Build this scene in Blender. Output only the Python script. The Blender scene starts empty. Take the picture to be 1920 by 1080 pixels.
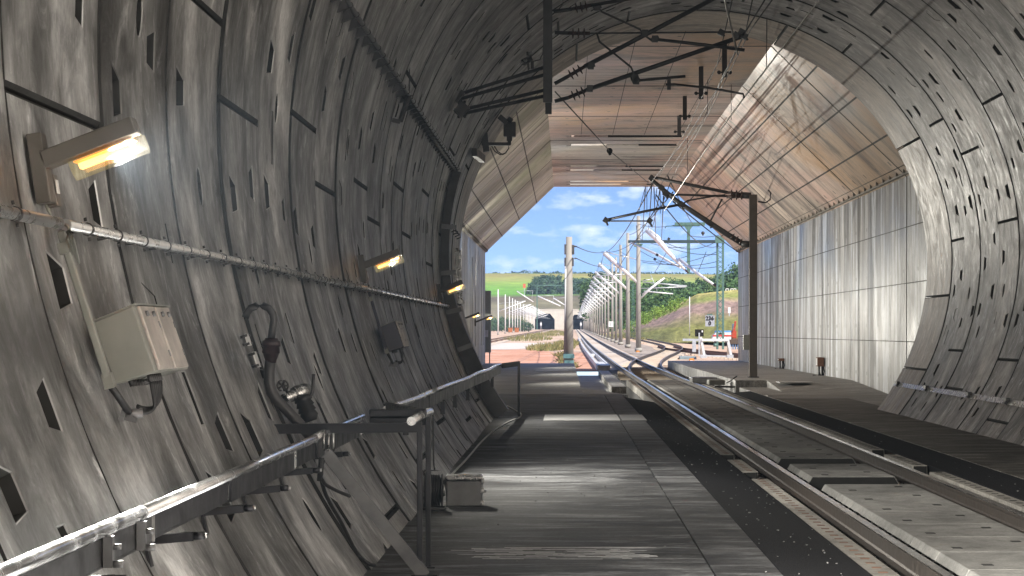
import bpy, bmesh, math, random
from mathutils import Vector, Matrix, noise
from mathutils.geometry import delaunay_2d_cdt
R_ = math.radians
sc = bpy.context.scene
col = sc.collection
# ---------------------------------------------------------------- camera
CAMZ = 1.6
FPX, VX, VY = 4900.0, 1060.0, 621.0          # focal length and tunnel vanishing point in photo pixels
cd = bpy.data.cameras.new('camera')
cam = bpy.data.objects.new('camera', cd)
col.objects.link(cam)
cam.location = (0, 0, CAMZ)
cam.rotation_euler = (R_(90), 0, 0)
cd.sensor_width = 36
cd.lens = 36 * FPX / 1920
cd.shift_x = -(VX - 960) / 1920
cd.shift_y = (VY - 540) / 1920
cd.clip_start = 0.1
cd.clip_end = 20000
sc.camera = cam
# ---------------------------------------------------------------- world / sun / exposure
SUN_EL, SUN_AZ = R_(44), R_(140)               # azimuth from +Y towards +X
w = bpy.data.worlds.new('World')
sc.world = w
w.use_nodes = True
nt = w.node_tree
for n in list(nt.nodes):
    nt.nodes.remove(n)
def N(t, typ, **kw):
    n = t.nodes.new(typ)
    for k, v in kw.items():
        if k.startswith('_'):
            setattr(n, k[1:], v)
        else:
            n.inputs[int(k[1:]) if k[0] == 'i' and k[1:].isdigit() else k].default_value = v
    return n
def L(t, a, ao, b, bi):
    t.links.new(a.outputs[ao], b.inputs[bi])
tc = N(nt, 'ShaderNodeTexCoord')
mp = N(nt, 'ShaderNodeMapping'); mp.inputs['Scale'].default_value = (1, 1, 3.0); mp.inputs['Location'].default_value = (0, 0, 0.10)
L(nt, tc, 'Generated', mp, 'Vector')
sky = N(nt, 'ShaderNodeTexSky', _sky_type='NISHITA', _sun_disc=False, _sun_elevation=SUN_EL, _sun_rotation=SUN_AZ,
        _altitude=250, _air_density=1.0, _dust_density=0.6, _ozone_density=2.0)
L(nt, mp, 'Vector', sky, 'Vector')
cmap = N(nt, 'ShaderNodeMapping'); cmap.inputs['Scale'].default_value = (62, 62, 150); cmap.inputs['Location'].default_value = (3.1, 0.7, 1.35)
L(nt, tc, 'Generated', cmap, 'Vector')
cn = N(nt, 'ShaderNodeTexNoise', Scale=1.0, Detail=7.0, Roughness=0.55)
L(nt, cmap, 'Vector', cn, 'Vector')
cr = N(nt, 'ShaderNodeMapRange', i1=0.52, i2=0.80)
L(nt, cn, 'Fac', cr, 0)
cmul = N(nt, 'ShaderNodeMath', _operation='MULTIPLY', i1=0.55)
L(nt, cr, 0, cmul, 0)
cmix = N(nt, 'ShaderNodeMix', _data_type='RGBA')
cmix.inputs['B'].default_value = (9.5, 9.3, 9.6, 1)
stint = N(nt, 'ShaderNodeMix', _data_type='RGBA', _blend_type='MULTIPLY')
stint.inputs['Factor'].default_value = 1
stint.inputs['B'].default_value = (0.80, 0.89, 1.10, 1)
L(nt, sky, 'Color', stint, 'A')
L(nt, cmul, 0, cmix, 'Factor'); L(nt, stint, 'Result', cmix, 'A')
bg = N(nt, 'ShaderNodeBackground', Strength=0.09)
L(nt, cmix, 'Result', bg, 'Color')
wo = N(nt, 'ShaderNodeOutputWorld')
L(nt, bg, 'Background', wo, 'Surface')
sl = bpy.data.lights.new('sun', 'SUN')
sl.energy = 3.3
sl.angle = R_(0.53)
sl.color = (1.0, 0.94, 0.85)
so = bpy.data.objects.new('sun', sl)
col.objects.link(so)
sdir = Vector((math.sin(SUN_AZ) * math.cos(SUN_EL), math.cos(SUN_AZ) * math.cos(SUN_EL), math.sin(SUN_EL)))
so.rotation_euler = (-sdir).to_track_quat('-Z', 'Y').to_euler()
so.location = (60, -60, 80)
sc.view_settings.view_transform = 'Standard'
sc.view_settings.look = 'None'
sc.view_settings.gamma = 1
sc.view_settings.exposure = 1.15
sc.cycles.use_denoising = True
sc.cycles.max_bounces = 10
sc.cycles.diffuse_bounces = 7
sc.cycles.glossy_bounces = 4
sc.cycles.sample_clamp_indirect = 6
LAMP_W = {-39.1: 3000, -22.6: 30000, -6.1: 44000, 10.4: 11500, 26.9: 800, 43.4: 320}
HALL_W = 2000.0
# ---------------------------------------------------------------- helpers
def P(px, py, Y):
    """photo pixel at distance Y -> point in the world"""
    return Vector(((px - VX) * Y / FPX, Y, CAMZ - (py - VY) * Y / FPX))
def smooth(a, b, x):
    t = min(1, max(0, (x - a) / (b - a)))
    return t * t * (3 - 2 * t)
class MB:
    def __init__(s):
        s.v = []; s.f = []; s.sm = []; s.mi = []; s.uv = None
        s.m = 0
    def add(s, vs, fs, smooth=False):
        o = len(s.v)
        s.v += [tuple(x) for x in vs]
        for f in fs:
            s.f.append(tuple(i + o for i in f)); s.sm.append(smooth); s.mi.append(s.m)
        return s
    def box(s, c, size, rot=None):
        hx, hy, hz = size[0] / 2, size[1] / 2, size[2] / 2
        vs = [Vector((x, y, z)) for x in (-hx, hx) for y in (-hy, hy) for z in (-hz, hz)]
        if rot is not None:
            vs = [rot @ q for q in vs]
        c = Vector(c)
        return s.add([q + c for q in vs], [(0, 1, 3, 2), (4, 6, 7, 5), (0, 4, 5, 1), (2, 3, 7, 6), (0, 2, 6, 4), (1, 5, 7, 3)])
    def span(s, a, b):
        a, b = Vector(a), Vector(b)
        return s.box((a + b) / 2, (abs(b.x - a.x), abs(b.y - a.y), abs(b.z - a.z)))
    def bar(s, p, q, wd, ht, up=(0, 0, 1)):
        p, q = Vector(p), Vector(q)
        d = (q - p).normalized()
        up = Vector(up)
        if abs(d.dot(up)) > 0.98:
            up = Vector((0, 1, 0))
        x = d.cross(up).normalized(); z = x.cross(d).normalized()
        vs = []
        for e in (p, q):
            for a, b in ((-1, -1), (1, -1), (1, 1), (-1, 1)):
                vs.append(e + x * a * wd / 2 + z * b * ht / 2)
        return s.add(vs, [(0, 1, 2, 3), (7, 6, 5, 4), (0, 4, 5, 1), (1, 5, 6, 2), (2, 6, 7, 3), (3, 7, 4, 0)])
    def tube(s, pts, r, n=10, cap=True, hard=False):
        pts = [Vector(p) for p in pts]
        rs = r if isinstance(r, (list, tuple)) else [r] * len(pts)
        vs = []; fs = []
        ref = None
        for i, p in enumerate(pts):
            a = pts[max(0, i - 1)]; b = pts[min(len(pts) - 1, i + 1)]
            d = (b - a)
            if d.length < 1e-9:
                d = Vector((0, 0, 1))
            d.normalize()
            if ref is None:
                ref = Vector((0, 0, 1)) if abs(d.z) < 0.9 else Vector((1, 0, 0))
            x = d.cross(ref).normalized(); y = d.cross(x).normalized()
            ref = -y if False else ref
            for k in range(n):
                t = 2 * math.pi * k / n
                vs.append(p + (x * math.cos(t) + y * math.sin(t)) * rs[i])
        for i in range(len(pts) - 1):
            for k in range(n):
                k2 = (k + 1) % n
                fs.append((i * n + k, i * n + k2, (i + 1) * n + k2, (i + 1) * n + k))
        s.add(vs, fs, not hard)
        if cap:
            o = len(s.v) - len(vs)
            for base in (0, (len(pts) - 1) * n):
                s.f.append(tuple(o + base + k for k in range(n))); s.sm.append(False); s.mi.append(s.m)
        return s
    def steps(s, p, q, prof, n=14):
        """turned piece along p-q: prof = list of (t, radius)"""
        p, q = Vector(p), Vector(q)
        pts = []; rs = []
        d = q - p
        lt = -1
        for t, r in prof:
            if t <= lt:
                t = lt + 1e-4
            pts.append(p + d * t); rs.append(r); lt = t
        # keep the frame constant
        return s.tube(pts, rs, n)
    def prism(s, loop, vec):
        vec = Vector(vec); n = len(loop)
        vs = [Vector(a) for a in loop] + [Vector(a) + vec for a in loop]
        fs = [tuple(range(n)), tuple(range(2 * n - 1, n - 1, -1))]
        fs += [(i, (i + 1) % n, n + (i + 1) % n, n + i) for i in range(n)]
        return s.add(vs, fs)
    def sphere(s, c, r, nu=10, nv=7, sq=(1, 1, 1)):
        c = Vector(c); vs = []; fs = []
        for j in range(nv + 1):
            t = math.pi * j / nv
            for i in range(nu):
                a = 2 * math.pi * i / nu
                vs.append(c + Vector((r * sq[0] * math.sin(t) * math.cos(a), r * sq[1] * math.sin(t) * math.sin(a), r * sq[2] * math.cos(t))))
        for j in range(nv):
            for i in range(nu):
                fs.append((j * nu + i, j * nu + (i + 1) % nu, (j + 1) * nu + (i + 1) % nu, (j + 1) * nu + i))
        return s.add(vs, fs, True)
def wloc(o):
    v = Vector((0, 0, 0))
    while o is not None:
        v = v + Vector(o.location); o = o.parent
    return v
def fixn(me):
    bm = bmesh.new(); bm.from_mesh(me)
    bmesh.ops.recalc_face_normals(bm, faces=bm.faces)
    bm.to_mesh(me); bm.free()
def build(name, mb, mat, parent=None, loc=None, bevel=0, fix=True):
    mats = mat if isinstance(mat, (list, tuple)) else [mat]
    if parent is not None:
        o0 = wloc(parent); lo = Vector((0, 0, 0))
    else:
        if loc is None:
            xs = [q[0] for q in mb.v]; ys = [q[1] for q in mb.v]; zs = [q[2] for q in mb.v]
            loc = ((min(xs) + max(xs)) / 2, (min(ys) + max(ys)) / 2, min(zs))
        o0 = Vector(loc); lo = o0
    me = bpy.data.meshes.new(name)
    me.from_pydata([(q[0] - o0.x, q[1] - o0.y, q[2] - o0.z) for q in mb.v], [], mb.f)
    for m in mats:
        me.materials.append(m)
    me.polygons.foreach_set('use_smooth', mb.sm)
    me.polygons.foreach_set('material_index', mb.mi)
    if fix:
        fixn(me)
    me.update()
    o = bpy.data.objects.new(name, me)
    col.objects.link(o)
    o.location = lo
    if parent is not None:
        o.parent = parent
    if bevel:
        bv = o.modifiers.new('bevel', 'BEVEL'); bv.width = bevel; bv.segments = 2; bv.limit_method = 'ANGLE'; bv.angle_limit = R_(40)
    return o
def tag(o, label=None, cat=None, group=None, kind=None):
    if label: o['label'] = label
    if cat: o['category'] = cat
    if group: o['group'] = group
    if kind: o['kind'] = kind
    return o
def thing(name, label, cat, loc, group=None):
    o = bpy.data.objects.new(name, None)
    o.empty_display_size = 0.2
    col.objects.link(o); o.location = loc
    return tag(o, label, cat, group)
def copy_tree(o, loc=None, label=None, parent=None):
    c = o.copy(); col.objects.link(c)
    if parent is not None: c.parent = parent
    if loc is not None: c.location = loc
    if label: c['label'] = label
    for ch in list(o.children):
        copy_tree(ch, None, None, c)
    return c
# ---------------------------------------------------------------- materials
def new_mat(name):
    m = bpy.data.materials.new(name); m.use_nodes = True
    t = m.node_tree
    b = t.nodes['Principled BSDF']
    return m, t, b
def plain(name, c, rough=0.5, metal=0.0, var=0.18, scale=6.0, bump=0.0, spec=0.5):
    m, t, b = new_mat(name)
    tcn = N(t, 'ShaderNodeTexCoord')
    nz = N(t, 'ShaderNodeTexNoise', Scale=scale, Detail=6.0, Roughness=0.6)
    L(t, tcn, 'Object', nz, 'Vector')
    mr = N(t, 'ShaderNodeMapRange', i1=0.3, i2=0.7, i3=1 - var, i4=1 + var)
    L(t, nz, 'Fac', mr, 0)
    mx = N(t, 'ShaderNodeMix', _data_type='RGBA', _blend_type='MULTIPLY')
    mx.inputs['Factor'].default_value = 1
    mx.inputs['A'].default_value = (*c, 1)
    L(t, mr, 0, mx, 'B'); L(t, mx, 'Result', b, 'Base Color')
    b.inputs['Metallic'].default_value = metal
    b.inputs['Specular IOR Level'].default_value = spec
    mr2 = N(t, 'ShaderNodeMapRange', i1=0.3, i2=0.7, i3=max(0.05, rough - 0.1), i4=min(1, rough + 0.12))
    L(t, nz, 'Fac', mr2, 0); L(t, mr2, 0, b, 'Roughness')
    if bump:
        bp = N(t, 'ShaderNodeBump', Strength=bump, Distance=0.01)
        L(t, nz, 'Fac', bp, 'Height'); L(t, bp, 'Normal', b, 'Normal')
    return m
def ramp(t, stops):
    r = t.nodes.new('ShaderNodeValToRGB')
    e = r.color_ramp.elements
    while len(e) < len(stops):
        e.new(0.5)
    for q, (p, c) in zip(e, stops):
        q.position = p; q.color = (*c, 1) if len(c) == 3 else c
    return r
def noise_on(t, src, out, scale3, detail=6.0, rough=0.6, loc=(0, 0, 0), dist=0.0):
    mpn = N(t, 'ShaderNodeMapping'); mpn.inputs['Scale'].default_value = scale3; mpn.inputs['Location'].default_value = loc
    L(t, src, out, mpn, 'Vector')
    nz = N(t, 'ShaderNodeTexNoise', Scale=1.0, Detail=detail, Roughness=rough, Distortion=dist)
    L(t, mpn, 'Vector', nz, 'Vector')
    return nz
def mixc(t, a, b, fac, mode='MIX'):
    """a, b: (node, socket) or colour; fac: (node, socket) or float"""
    mx = N(t, 'ShaderNodeMix', _data_type='RGBA', _blend_type=mode)
    for key, q in (('A', a), ('B', b)):
        if isinstance(q[0], (int, float)):
            mx.inputs[key].default_value = (*q[:3], 1)
        else:
            L(t, q[0], q[1], mx, key)
    if isinstance(fac, (int, float)):
        mx.inputs['Factor'].default_value = fac
    else:
        L(t, fac[0], fac[1], mx, 'Factor')
    return (mx, 'Result')
def rng(t, src, a, b, c=0.0, d=1.0):
    mr = N(t, 'ShaderNodeMapRange', i1=a, i2=b, i3=c, i4=d)
    L(t, src[0], src[1], mr, 0)
    return (mr, 0)
def math2(t, op, a, b):
    m = N(t, 'ShaderNodeMath', _operation=op)
    for i, q in enumerate((a, b)):
        if isinstance(q, (int, float)):
            m.inputs[i].default_value = q
        else:
            L(t, q[0], q[1], m, i)
    return (m, 0)

def lining_mat(name, dark, mid, light, su=(1.3, 1.5), sheen=True):
    """precast concrete: u = girth in metres, v = along the tunnel in metres"""
    m, t, b = new_mat(name)
    uv = N(t, 'ShaderNodeUVMap', _uv_map='UVMap')
    at = N(t, 'ShaderNodeVertexColor', _layer_name='tone')
    s1 = noise_on(t, uv, 'UV', (su[0], su[1], 1), 8, 0.6, dist=0.5)
    s2 = noise_on(t, uv, 'UV', (0.6, 0.5, 1), 6, 0.62, (7, 3, 0), 1.2)
    s3 = noise_on(t, uv, 'UV', (2.2, 3.2, 1), 8, 0.75, (2, 9, 0), 1.6)
    s4 = noise_on(t, uv, 'UV', (16, 24, 1), 4, 0.75, (1, 5, 0))
    s5 = noise_on(t, uv, 'UV', (1.2, 1.3, 1), 6, 0.66, (4, 1, 0), 2.2)
    s6 = noise_on(t, uv, 'UV', (0.5, 14, 1), 4, 0.7, (3, 3, 0), 0.3)
    mix = math2(t, 'ADD', math2(t, 'MULTIPLY', (s1, 'Fac'), 0.5), math2(t, 'MULTIPLY', (s2, 'Fac'), 0.5))
    r = ramp(t, [(0.40, dark), (0.5, mid), (0.60, light)])
    L(t, mix[0], mix[1], r, 'Fac')
    c = mixc(t, (r, 'Color'), (at, 'Color'), 1.0, 'MULTIPLY')
    c = mixc(t, c, rng(t, (s6, 'Fac'), 0.35, 0.65, 0.87, 1.13), 1.0, 'MULTIPLY')
    scuff = math2(t, 'MULTIPLY', rng(t, (s3, 'Fac'), 0.57, 0.70, 0, 0.9), rng(t, (s2, 'Fac'), 0.42, 0.58, 0.15, 1))
    c = mixc(t, c, tuple(min(1, x * 1.7) for x in light), scuff)
    lime = math2(t, 'MULTIPLY', rng(t, (s5, 'Fac'), 0.585, 0.70, 0, 0.75), rng(t, (s1, 'Fac'), 0.44, 0.60))
    c = mixc(t, c, tuple(min(1, x * 1.75) for x in light), lime)
    soot = math2(t, 'MULTIPLY', rng(t, (s5, 'Fac'), 0.44, 0.28, 0, 0.8), rng(t, (s6, 'Fac'), 0.4, 0.6, 0.5, 1))
    c = mixc(t, c, tuple(x * 0.55 for x in dark), soot)
    grain = rng(t, (s4, 'Fac'), 0.3, 0.7, 0.78, 1.22)
    c = mixc(t, c, grain, 1.0, 'MULTIPLY')
    L(t, c[0], c[1], b, 'Base Color')
    ro = rng(t, (s3, 'Fac'), 0.35, 0.65, 0.62, 0.34)
    L(t, ro[0], ro[1], b, 'Roughness')
    hb = math2(t, 'ADD', math2(t, 'MULTIPLY', (s3, 'Fac'), 0.6), math2(t, 'MULTIPLY', (s4, 'Fac'), 0.5))
    bp = N(t, 'ShaderNodeBump', Strength=0.4, Distance=0.012)
    L(t, hb[0], hb[1], bp, 'Height'); L(t, bp, 'Normal', b, 'Normal')
    return m
M = {}
M['lining'] = lining_mat('lining_concrete', (0.058, 0.057, 0.057), (0.185, 0.183, 0.181), (0.40, 0.398, 0.396))
M['ring'] = lining_mat('portal_ring_concrete', (0.20, 0.165, 0.13), (0.40, 0.34, 0.275), (0.54, 0.48, 0.40), (0.5, 2.5))
M['black'] = plain('pocket_black', (0.006, 0.006, 0.006), 0.9)
M['seal'] = plain('joint_seal', (0.012, 0.012, 0.012), 0.85)
M['dark_steel'] = plain('dark_painted_steel', (0.05, 0.048, 0.05), 0.45, 0.3, 0.3)
M['grey_steel'] = plain('grey_steel', (0.16, 0.16, 0.165), 0.42, 0.55, 0.25)
M['galv'] = plain('galvanised_steel', (0.5, 0.5, 0.5), 0.28, 0.95, 0.12)
M['chrome'] = plain('polished_steel', (0.85, 0.86, 0.88), 0.2, 1.0, 0.03)
M['brushed'] = plain('weathered_aluminium', (0.42, 0.38, 0.35), 0.5, 0.4, 0.3, 9)
M['cabinet'] = plain('grey_cabinet_paint', (0.19, 0.19, 0.172), 0.5, 0.1, 0.12)
M['rubber'] = plain('black_rubber', (0.014, 0.014, 0.016), 0.55)
M['rust'] = plain('rusty_steel', (0.17, 0.085, 0.055), 0.75, 0.2, 0.35, 12)
M['white_paint'] = plain('white_paint', (0.75, 0.74, 0.72), 0.5)
M['white_cable'] = plain('white_cable', (0.8, 0.8, 0.8), 0.5)
M['green_steel'] = plain('green_steel', (0.10, 0.19, 0.16), 0.5, 0.2, 0.2)
M['mast_concrete'] = plain('mast_concrete', (0.33, 0.31, 0.275), 0.75, 0, 0.15, 1.5)
M['ceramic'] = plain('brown_insulator', (0.06, 0.035, 0.03), 0.25)
# ================================================================ the tunnel lining
CX, CZ, RT = 2.62, CAMZ + 1.361, 4.8
PH = R_(131)
YP = 50.15                                      # end of the precast rings
def wall(phi, Y, r=RT):
    return Vector((CX + r * math.sin(phi), Y, CZ + r * math.cos(phi)))
def phi_left(z, r=RT):                          # angle on the left wall at height z
    return -math.acos(max(-1, min(1, (z - CZ) / r)))
def phi_right(z, r=RT):
    return math.acos(max(-1, min(1, (z - CZ) / r)))
def inward(phi):
    return Vector((-math.sin(phi), 0, -math.cos(phi)))
def ring_mesh(name, y0, y1, segs, pockets, tones, mats, parent, step=R_(3.0), gap=0.036, r=RT, phmax=PH):
    """one ring: curved slabs between the joint angles, pockets cut in and sunk, dark joint behind"""
    v = []; f = []; mi = []; smo = []; uvs = []; tn = []
    def face(pts, m, s, uvp, tone):
        o = len(v); v.extend([tuple(p) for p in pts]); f.append(tuple(range(o, o + len(pts))))
        mi.append(m); smo.append(s); uvs.extend(uvp); tn.extend([tone] * len(pts))
    bounds = [-phmax] + [a for a in sorted(segs) if -phmax < a < phmax] + [phmax]
    g = gap / r
    lip = 0.018
    for k in range(len(bounds) - 1):
        a0, a1 = bounds[k] + g * 0.22, bounds[k + 1] - g * 0.22
        tone = tones[k % len(tones)]
        yy0, yy1 = y0 + gap / 2, y1 - gap / 2
        pk = [p for p in pockets if a0 + 0.03 < min(q[0] for q in p) and max(q[0] for q in p) < a1 - 0.03]
        n = max(2, int((a1 - a0) / step))
        coords = []; edges = []
        cols_ = [yy0 + lip, yy0 + 0.13, yy0 + (yy1 - yy0) * 0.4, yy1 - 0.2, yy1 - lip]
        def etone(y):                            # darker towards the ring joints, lightest mid-ring
            pts_ = [(yy0, 0.5), (yy0 + 0.14, 0.95), (yy0 + (yy1 - yy0) * 0.4, 1.2), (yy1 - 0.2, 0.95), (yy1, 0.6)]
            for (ya, ta), (yb, tb) in zip(pts_, pts_[1:]):
                if y <= yb: return ta + (tb - ta) * max(0, (y - ya) / (yb - ya))
            return pts_[-1][1]
        grid = []
        b0, b1 = a0 + lip / r, a1 - lip / r
        for i in range(n + 1):
            a = b0 + (b1 - b0) * i / n
            row = []
            for y in cols_:
                row.append(len(coords)); coords.append((a * r, y))
            grid.append(row)
        for i in range(n + 1):
            for j in range(4):
                edges.append((grid[i][j], grid[i][j + 1]))
        for i in range(n):
            edges.append((grid[i][0], grid[i + 1][0])); edges.append((grid[i][4], grid[i + 1][4])); edges.append((grid[i][1], grid[i + 1][1])); edges.append((grid[i][3], grid[i + 1][3]))
        for p in pk:
            o = len(coords)
            coords += [(q[0] * r, q[1]) for q in p]
            edges += [(o + i, o + (i + 1) % len(p)) for i in range(len(p))]
        res = delaunay_2d_cdt([Vector(c) for c in coords], edges, [], 0, 1e-5)
        vv, _, ff = res[0], res[1], res[2]
        def inside(x, y, p):
            c = False; j = len(p) - 1
            for i in range(len(p)):
                xi, yi = p[i][0] * r, p[i][1]; xj, yj = p[j][0] * r, p[j][1]
                if (yi > y) != (yj > y) and x < (xj - xi) * (y - yi) / (yj - yi) + xi:
                    c = not c
                j = i
            return c
        idx = {}
        for tri in ff:
            cxm = sum(vv[i][0] for i in tri) / len(tri); cym = sum(vv[i][1] for i in tri) / len(tri)
            if any(inside(cxm, cym, p) for p in pk):
                continue
            q = []
            for i in tri:
                if i not in idx:
                    idx[i] = len(v); v.append(tuple(wall(vv[i][0] / r, vv[i][1], r)))
                q.append(idx[i])
                uvs.append((vv[i][0], vv[i][1])); tn.append(tone * etone(vv[i][1]))
            f.append(tuple(q)); mi.append(0); smo.append(True)
        # chamfered edges down into the joint
        d = 0.05
        rim = [(b0 + (b1 - b0) * i / n) for i in range(n + 1)]
        for i in range(n):
            for ya, yb in ((yy0 + lip, yy0), (yy1 - lip, yy1)):
                face([wall(rim[i], ya, r), wall(rim[i + 1], ya, r), wall(rim[i + 1], yb, r + lip), wall(rim[i], yb, r + lip)], 1, False,
                     [(rim[i] * r, ya), (rim[i + 1] * r, ya), (rim[i + 1] * r, yb), (rim[i] * r, yb)], tone * 0.9)
                face([wall(rim[i], yb, r + lip), wall(rim[i + 1], yb, r + lip), wall(rim[i + 1], yb, r + d), wall(rim[i], yb, r + d)], 1, False, [(0, 0)] * 4, 1)
        for aa, ab in ((b0, a0), (b1, a1)):
            face([wall(aa, yy0 + lip, r), wall(aa, yy1 - lip, r), wall(ab, yy1, r + lip), wall(ab, yy0, r + lip)], 1, False, [(aa * r, yy0), (aa * r, yy1), (ab * r, yy1), (ab * r, yy0)], tone * 0.9)
            face([wall(ab, yy0, r + lip), wall(ab, yy1, r + lip), wall(ab, yy1, r + d), wall(ab, yy0, r + d)], 1, False, [(0, 0)] * 4, 1)
        for p in pk:
            dep = 0.13
            cxp = sum(q[0] for q in p) / len(p); cyp = sum(q[1] for q in p) / len(p)
            hsh = (int(p[0][0] * 9973) * 31 + int(p[0][1] * 7919)) % 100
            top = [wall(q[0], q[1], r) for q in p]
            if hsh < 17:                         # pocket filled with mortar, almost flush
                tt = tone * (0.62 if hsh % 2 else 1.35)
                face([wall(q[0], q[1], r + 0.006) for q in p], 0, False, [(q[0] * r, q[1]) for q in p], tt)
                fl_ = [wall(q[0], q[1], r + 0.006) for q in p]
                for i in range(len(p)):
                    j = (i + 1) % len(p); face([top[i], top[j], fl_[j], fl_[i]], 1, False, [(0, 0)] * 4, 1)
                continue
            mid = [wall(cxp + (q[0] - cxp) * 0.96, cyp + (q[1] - cyp) * 0.95, r + 0.006) for q in p]
            bot = [wall(cxp + (q[0] - cxp) * 0.82, cyp + (q[1] - cyp) * 0.72, r + dep) for q in p]
            for i in range(len(p)):
                j = (i + 1) % len(p)
                face([top[i], top[j], mid[j], mid[i]], 0, False, [(p[i][0] * r, p[i][1])] * 4, min(2.2, tone * 1.7))
                face([mid[i], mid[j], bot[j], bot[i]], 1, False, [(0, 0)] * 4, 1)
            face(bot, 1, False, [(0, 0)] * len(p), 1)
    # the dark seal behind all joints
    n = int(2 * phmax / R_(5))
    for i in range(n):
        a, b = -phmax + 2 * phmax * i / n, -phmax + 2 * phmax * (i + 1) / n
        face([wall(a, y0, r + 0.15), wall(b, y0, r + 0.15), wall(b, y1, r + 0.15), wall(a, y1, r + 0.15)], 1, True, [(0, 0)] * 4, 1)
    me = bpy.data.meshes.new(name)
    o0 = wloc(parent)
    me.from_pydata([(q[0] - o0.x, q[1] - o0.y, q[2] - o0.z) for q in v], [], f)
    for m in mats:
        me.materials.append(m)
    me.polygons.foreach_set('use_smooth', smo); me.polygons.foreach_set('material_index', mi)
    ul = me.uv_layers.new(name='UVMap')
    ul.data.foreach_set('uv', [c for q in uvs for c in q])
    ca = me.color_attributes.new('tone', 'FLOAT_COLOR', 'CORNER')
    cols = []
    for (u_, v_), q in zip(uvs, tn):             # tone turns browner and darker towards the right of the bore
        k_ = smooth(0.0, 0.9, u_ / r)
        cols += [q * (1 - 0.24 * k_), q * (1 - 0.315 * k_), q * (1 - 0.35 * k_), 1]
    ca.data.foreach_set('color', cols)
    me.update()
    o = bpy.data.objects.new(name, me); col.objects.link(o); o.parent = parent
    return o
tunnel = thing('tunnel_lining', 'round grey concrete tunnel lining of curved segments dotted with bolt pockets', 'tunnel', (CX, 28, 0))
rnd = random.Random(11)
joints = [3.8, 5.9, 8.0, 10.1, 12.25, 14.3, 16.4, 18.5, 20.6, 22.7, 24.75, 26.8, 28.8, 30.8, 32.8, 34.8, 36.8, 38.8, 40.75, 42.7, 44.7, 46.7, 48.5, 50.15]
def hexpocket(a, y, sy, la=0.24, wy=0.26):
    # long side parallel to the girth, bevelled corners on the outer side; sy = which joint it faces
    h = la / 2 / RT; wv = wy
    return [(a - h, y), (a + h, y), (a + h * 0.5, y + sy * wv), (a - h * 0.75, y + sy * wv)]
def slit(a, y, la=0.26, wy=0.1):
    h = la / 2 / RT
    return [(a - h, y), (a + h, y), (a + h, y + wy), (a - h, y + wy)]
def oval(a, y, la=0.24, wy=0.2):
    h = la / 2 / RT
    return [(a + h * math.cos(t), y + wy / 2 * math.sin(t)) for t in [2 * math.pi * i / 14 for i in range(14)]]
SEG = 2 * math.pi / 7
for k in range(len(joints) - 1):
    y0, y1 = joints[k], joints[k + 1]
    off = [0.21, 0.60, 0.36][k % 3] * SEG + rnd.uniform(-0.06, 0.06)
    segs = [(-4 + i) * SEG + off for i in range(9)]
    pk = []
    for s0 in segs:
        for fr in (0.16, 0.38, 0.64, 0.85):
            a = s0 + fr * SEG + rnd.uniform(-0.05, 0.05)
            if rnd.random() < 0.14: continue
            pk.append(hexpocket(a, y0 + rnd.uniform(0.32, 0.42), -1 if rnd.random() < 0.2 else 1, rnd.uniform(0.22, 0.30), rnd.uniform(0.24, 0.33)))
            if rnd.random() < 0.75:
                a2 = a + rnd.uniform(-0.02, 0.09)
                pk.append(hexpocket(a2, y1 - rnd.uniform(0.34, 0.46), -1, rnd.uniform(0.2, 0.28), rnd.uniform(0.18, 0.28)))
            if rnd.random() < 0.3:
                pk.append(slit(a + 0.095 + rnd.uniform(-0.01, 0.01), y0 + rnd.uniform(0.75, 0.95), rnd.uniform(0.26, 0.40), rnd.uniform(0.08, 0.15)))
        pk.append(oval(s0 + 0.27 * SEG, (y0 + y1) / 2 + 0.25))
        pk.append(oval(s0 + 0.75 * SEG, (y0 + y1) / 2 + 0.1))
    ok = []
    for p in pk:                                 # keep pockets apart and clear of the ring joints
        bb = (min(q[0] for q in p) - 0.006, max(q[0] for q in p) + 0.006, min(q[1] for q in p) - 0.025, max(q[1] for q in p) + 0.025)
        if bb[2] < y0 + 0.05 or bb[3] > y1 - 0.05 or any(bb[0] < o[1] and bb[1] > o[0] and bb[2] < o[3] and bb[3] > o[2] for o, _ in ok):
            continue
        ok.append((bb, p))
    pk = [p for _, p in ok]
    rt0 = (0.78, 1.3, 0.9, 1.18, 0.66, 1.06)[k % 6] * rnd.uniform(0.92, 1.08)
    tones = [rt0 * rnd.uniform(0.84, 1.14) for _ in range(9)]
    ring_mesh('lining_ring', y0, y1, segs, pk, tones, [M['lining'], M['seal'], M['lining']], tunnel, r=RT + rnd.uniform(-0.010, 0.010))
# the plain rings behind the photographer, and the dark end of the tube
for y0 in range(-60, 3, 9):
    y1 = 3.8 if y0 > -8 else y0 + 9
    ring_mesh('lining_ring', y0, y1, [(-4 + i) * SEG for i in range(9)], [], [1.0], [M['lining'], M['seal'], M['lining']], tunnel, step=R_(8))
mb = MB(); mb.add([wall(-PH + 2 * PH * i / 40, -60) for i in range(41)], [tuple(range(41))])
build('tunnel_dark_end', mb, M['seal'], tunnel)
# cast end ring of the bore: 3.4 m long, a little smoother and paler
segs = [phi_right(CAMZ + (621 - 262) * YP / FPX) - 0.01, R_(98), R_(116), R_(-30), R_(-100), R_(20)]
ring_mesh('portal_ring', YP, 53.6, segs, [], [1.0, 0.96, 1.04, 1.0, 1.02, 0.98, 0.8], [M['ring'], M['seal'], M['ring']], tunnel, r=RT - 0.004)
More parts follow.
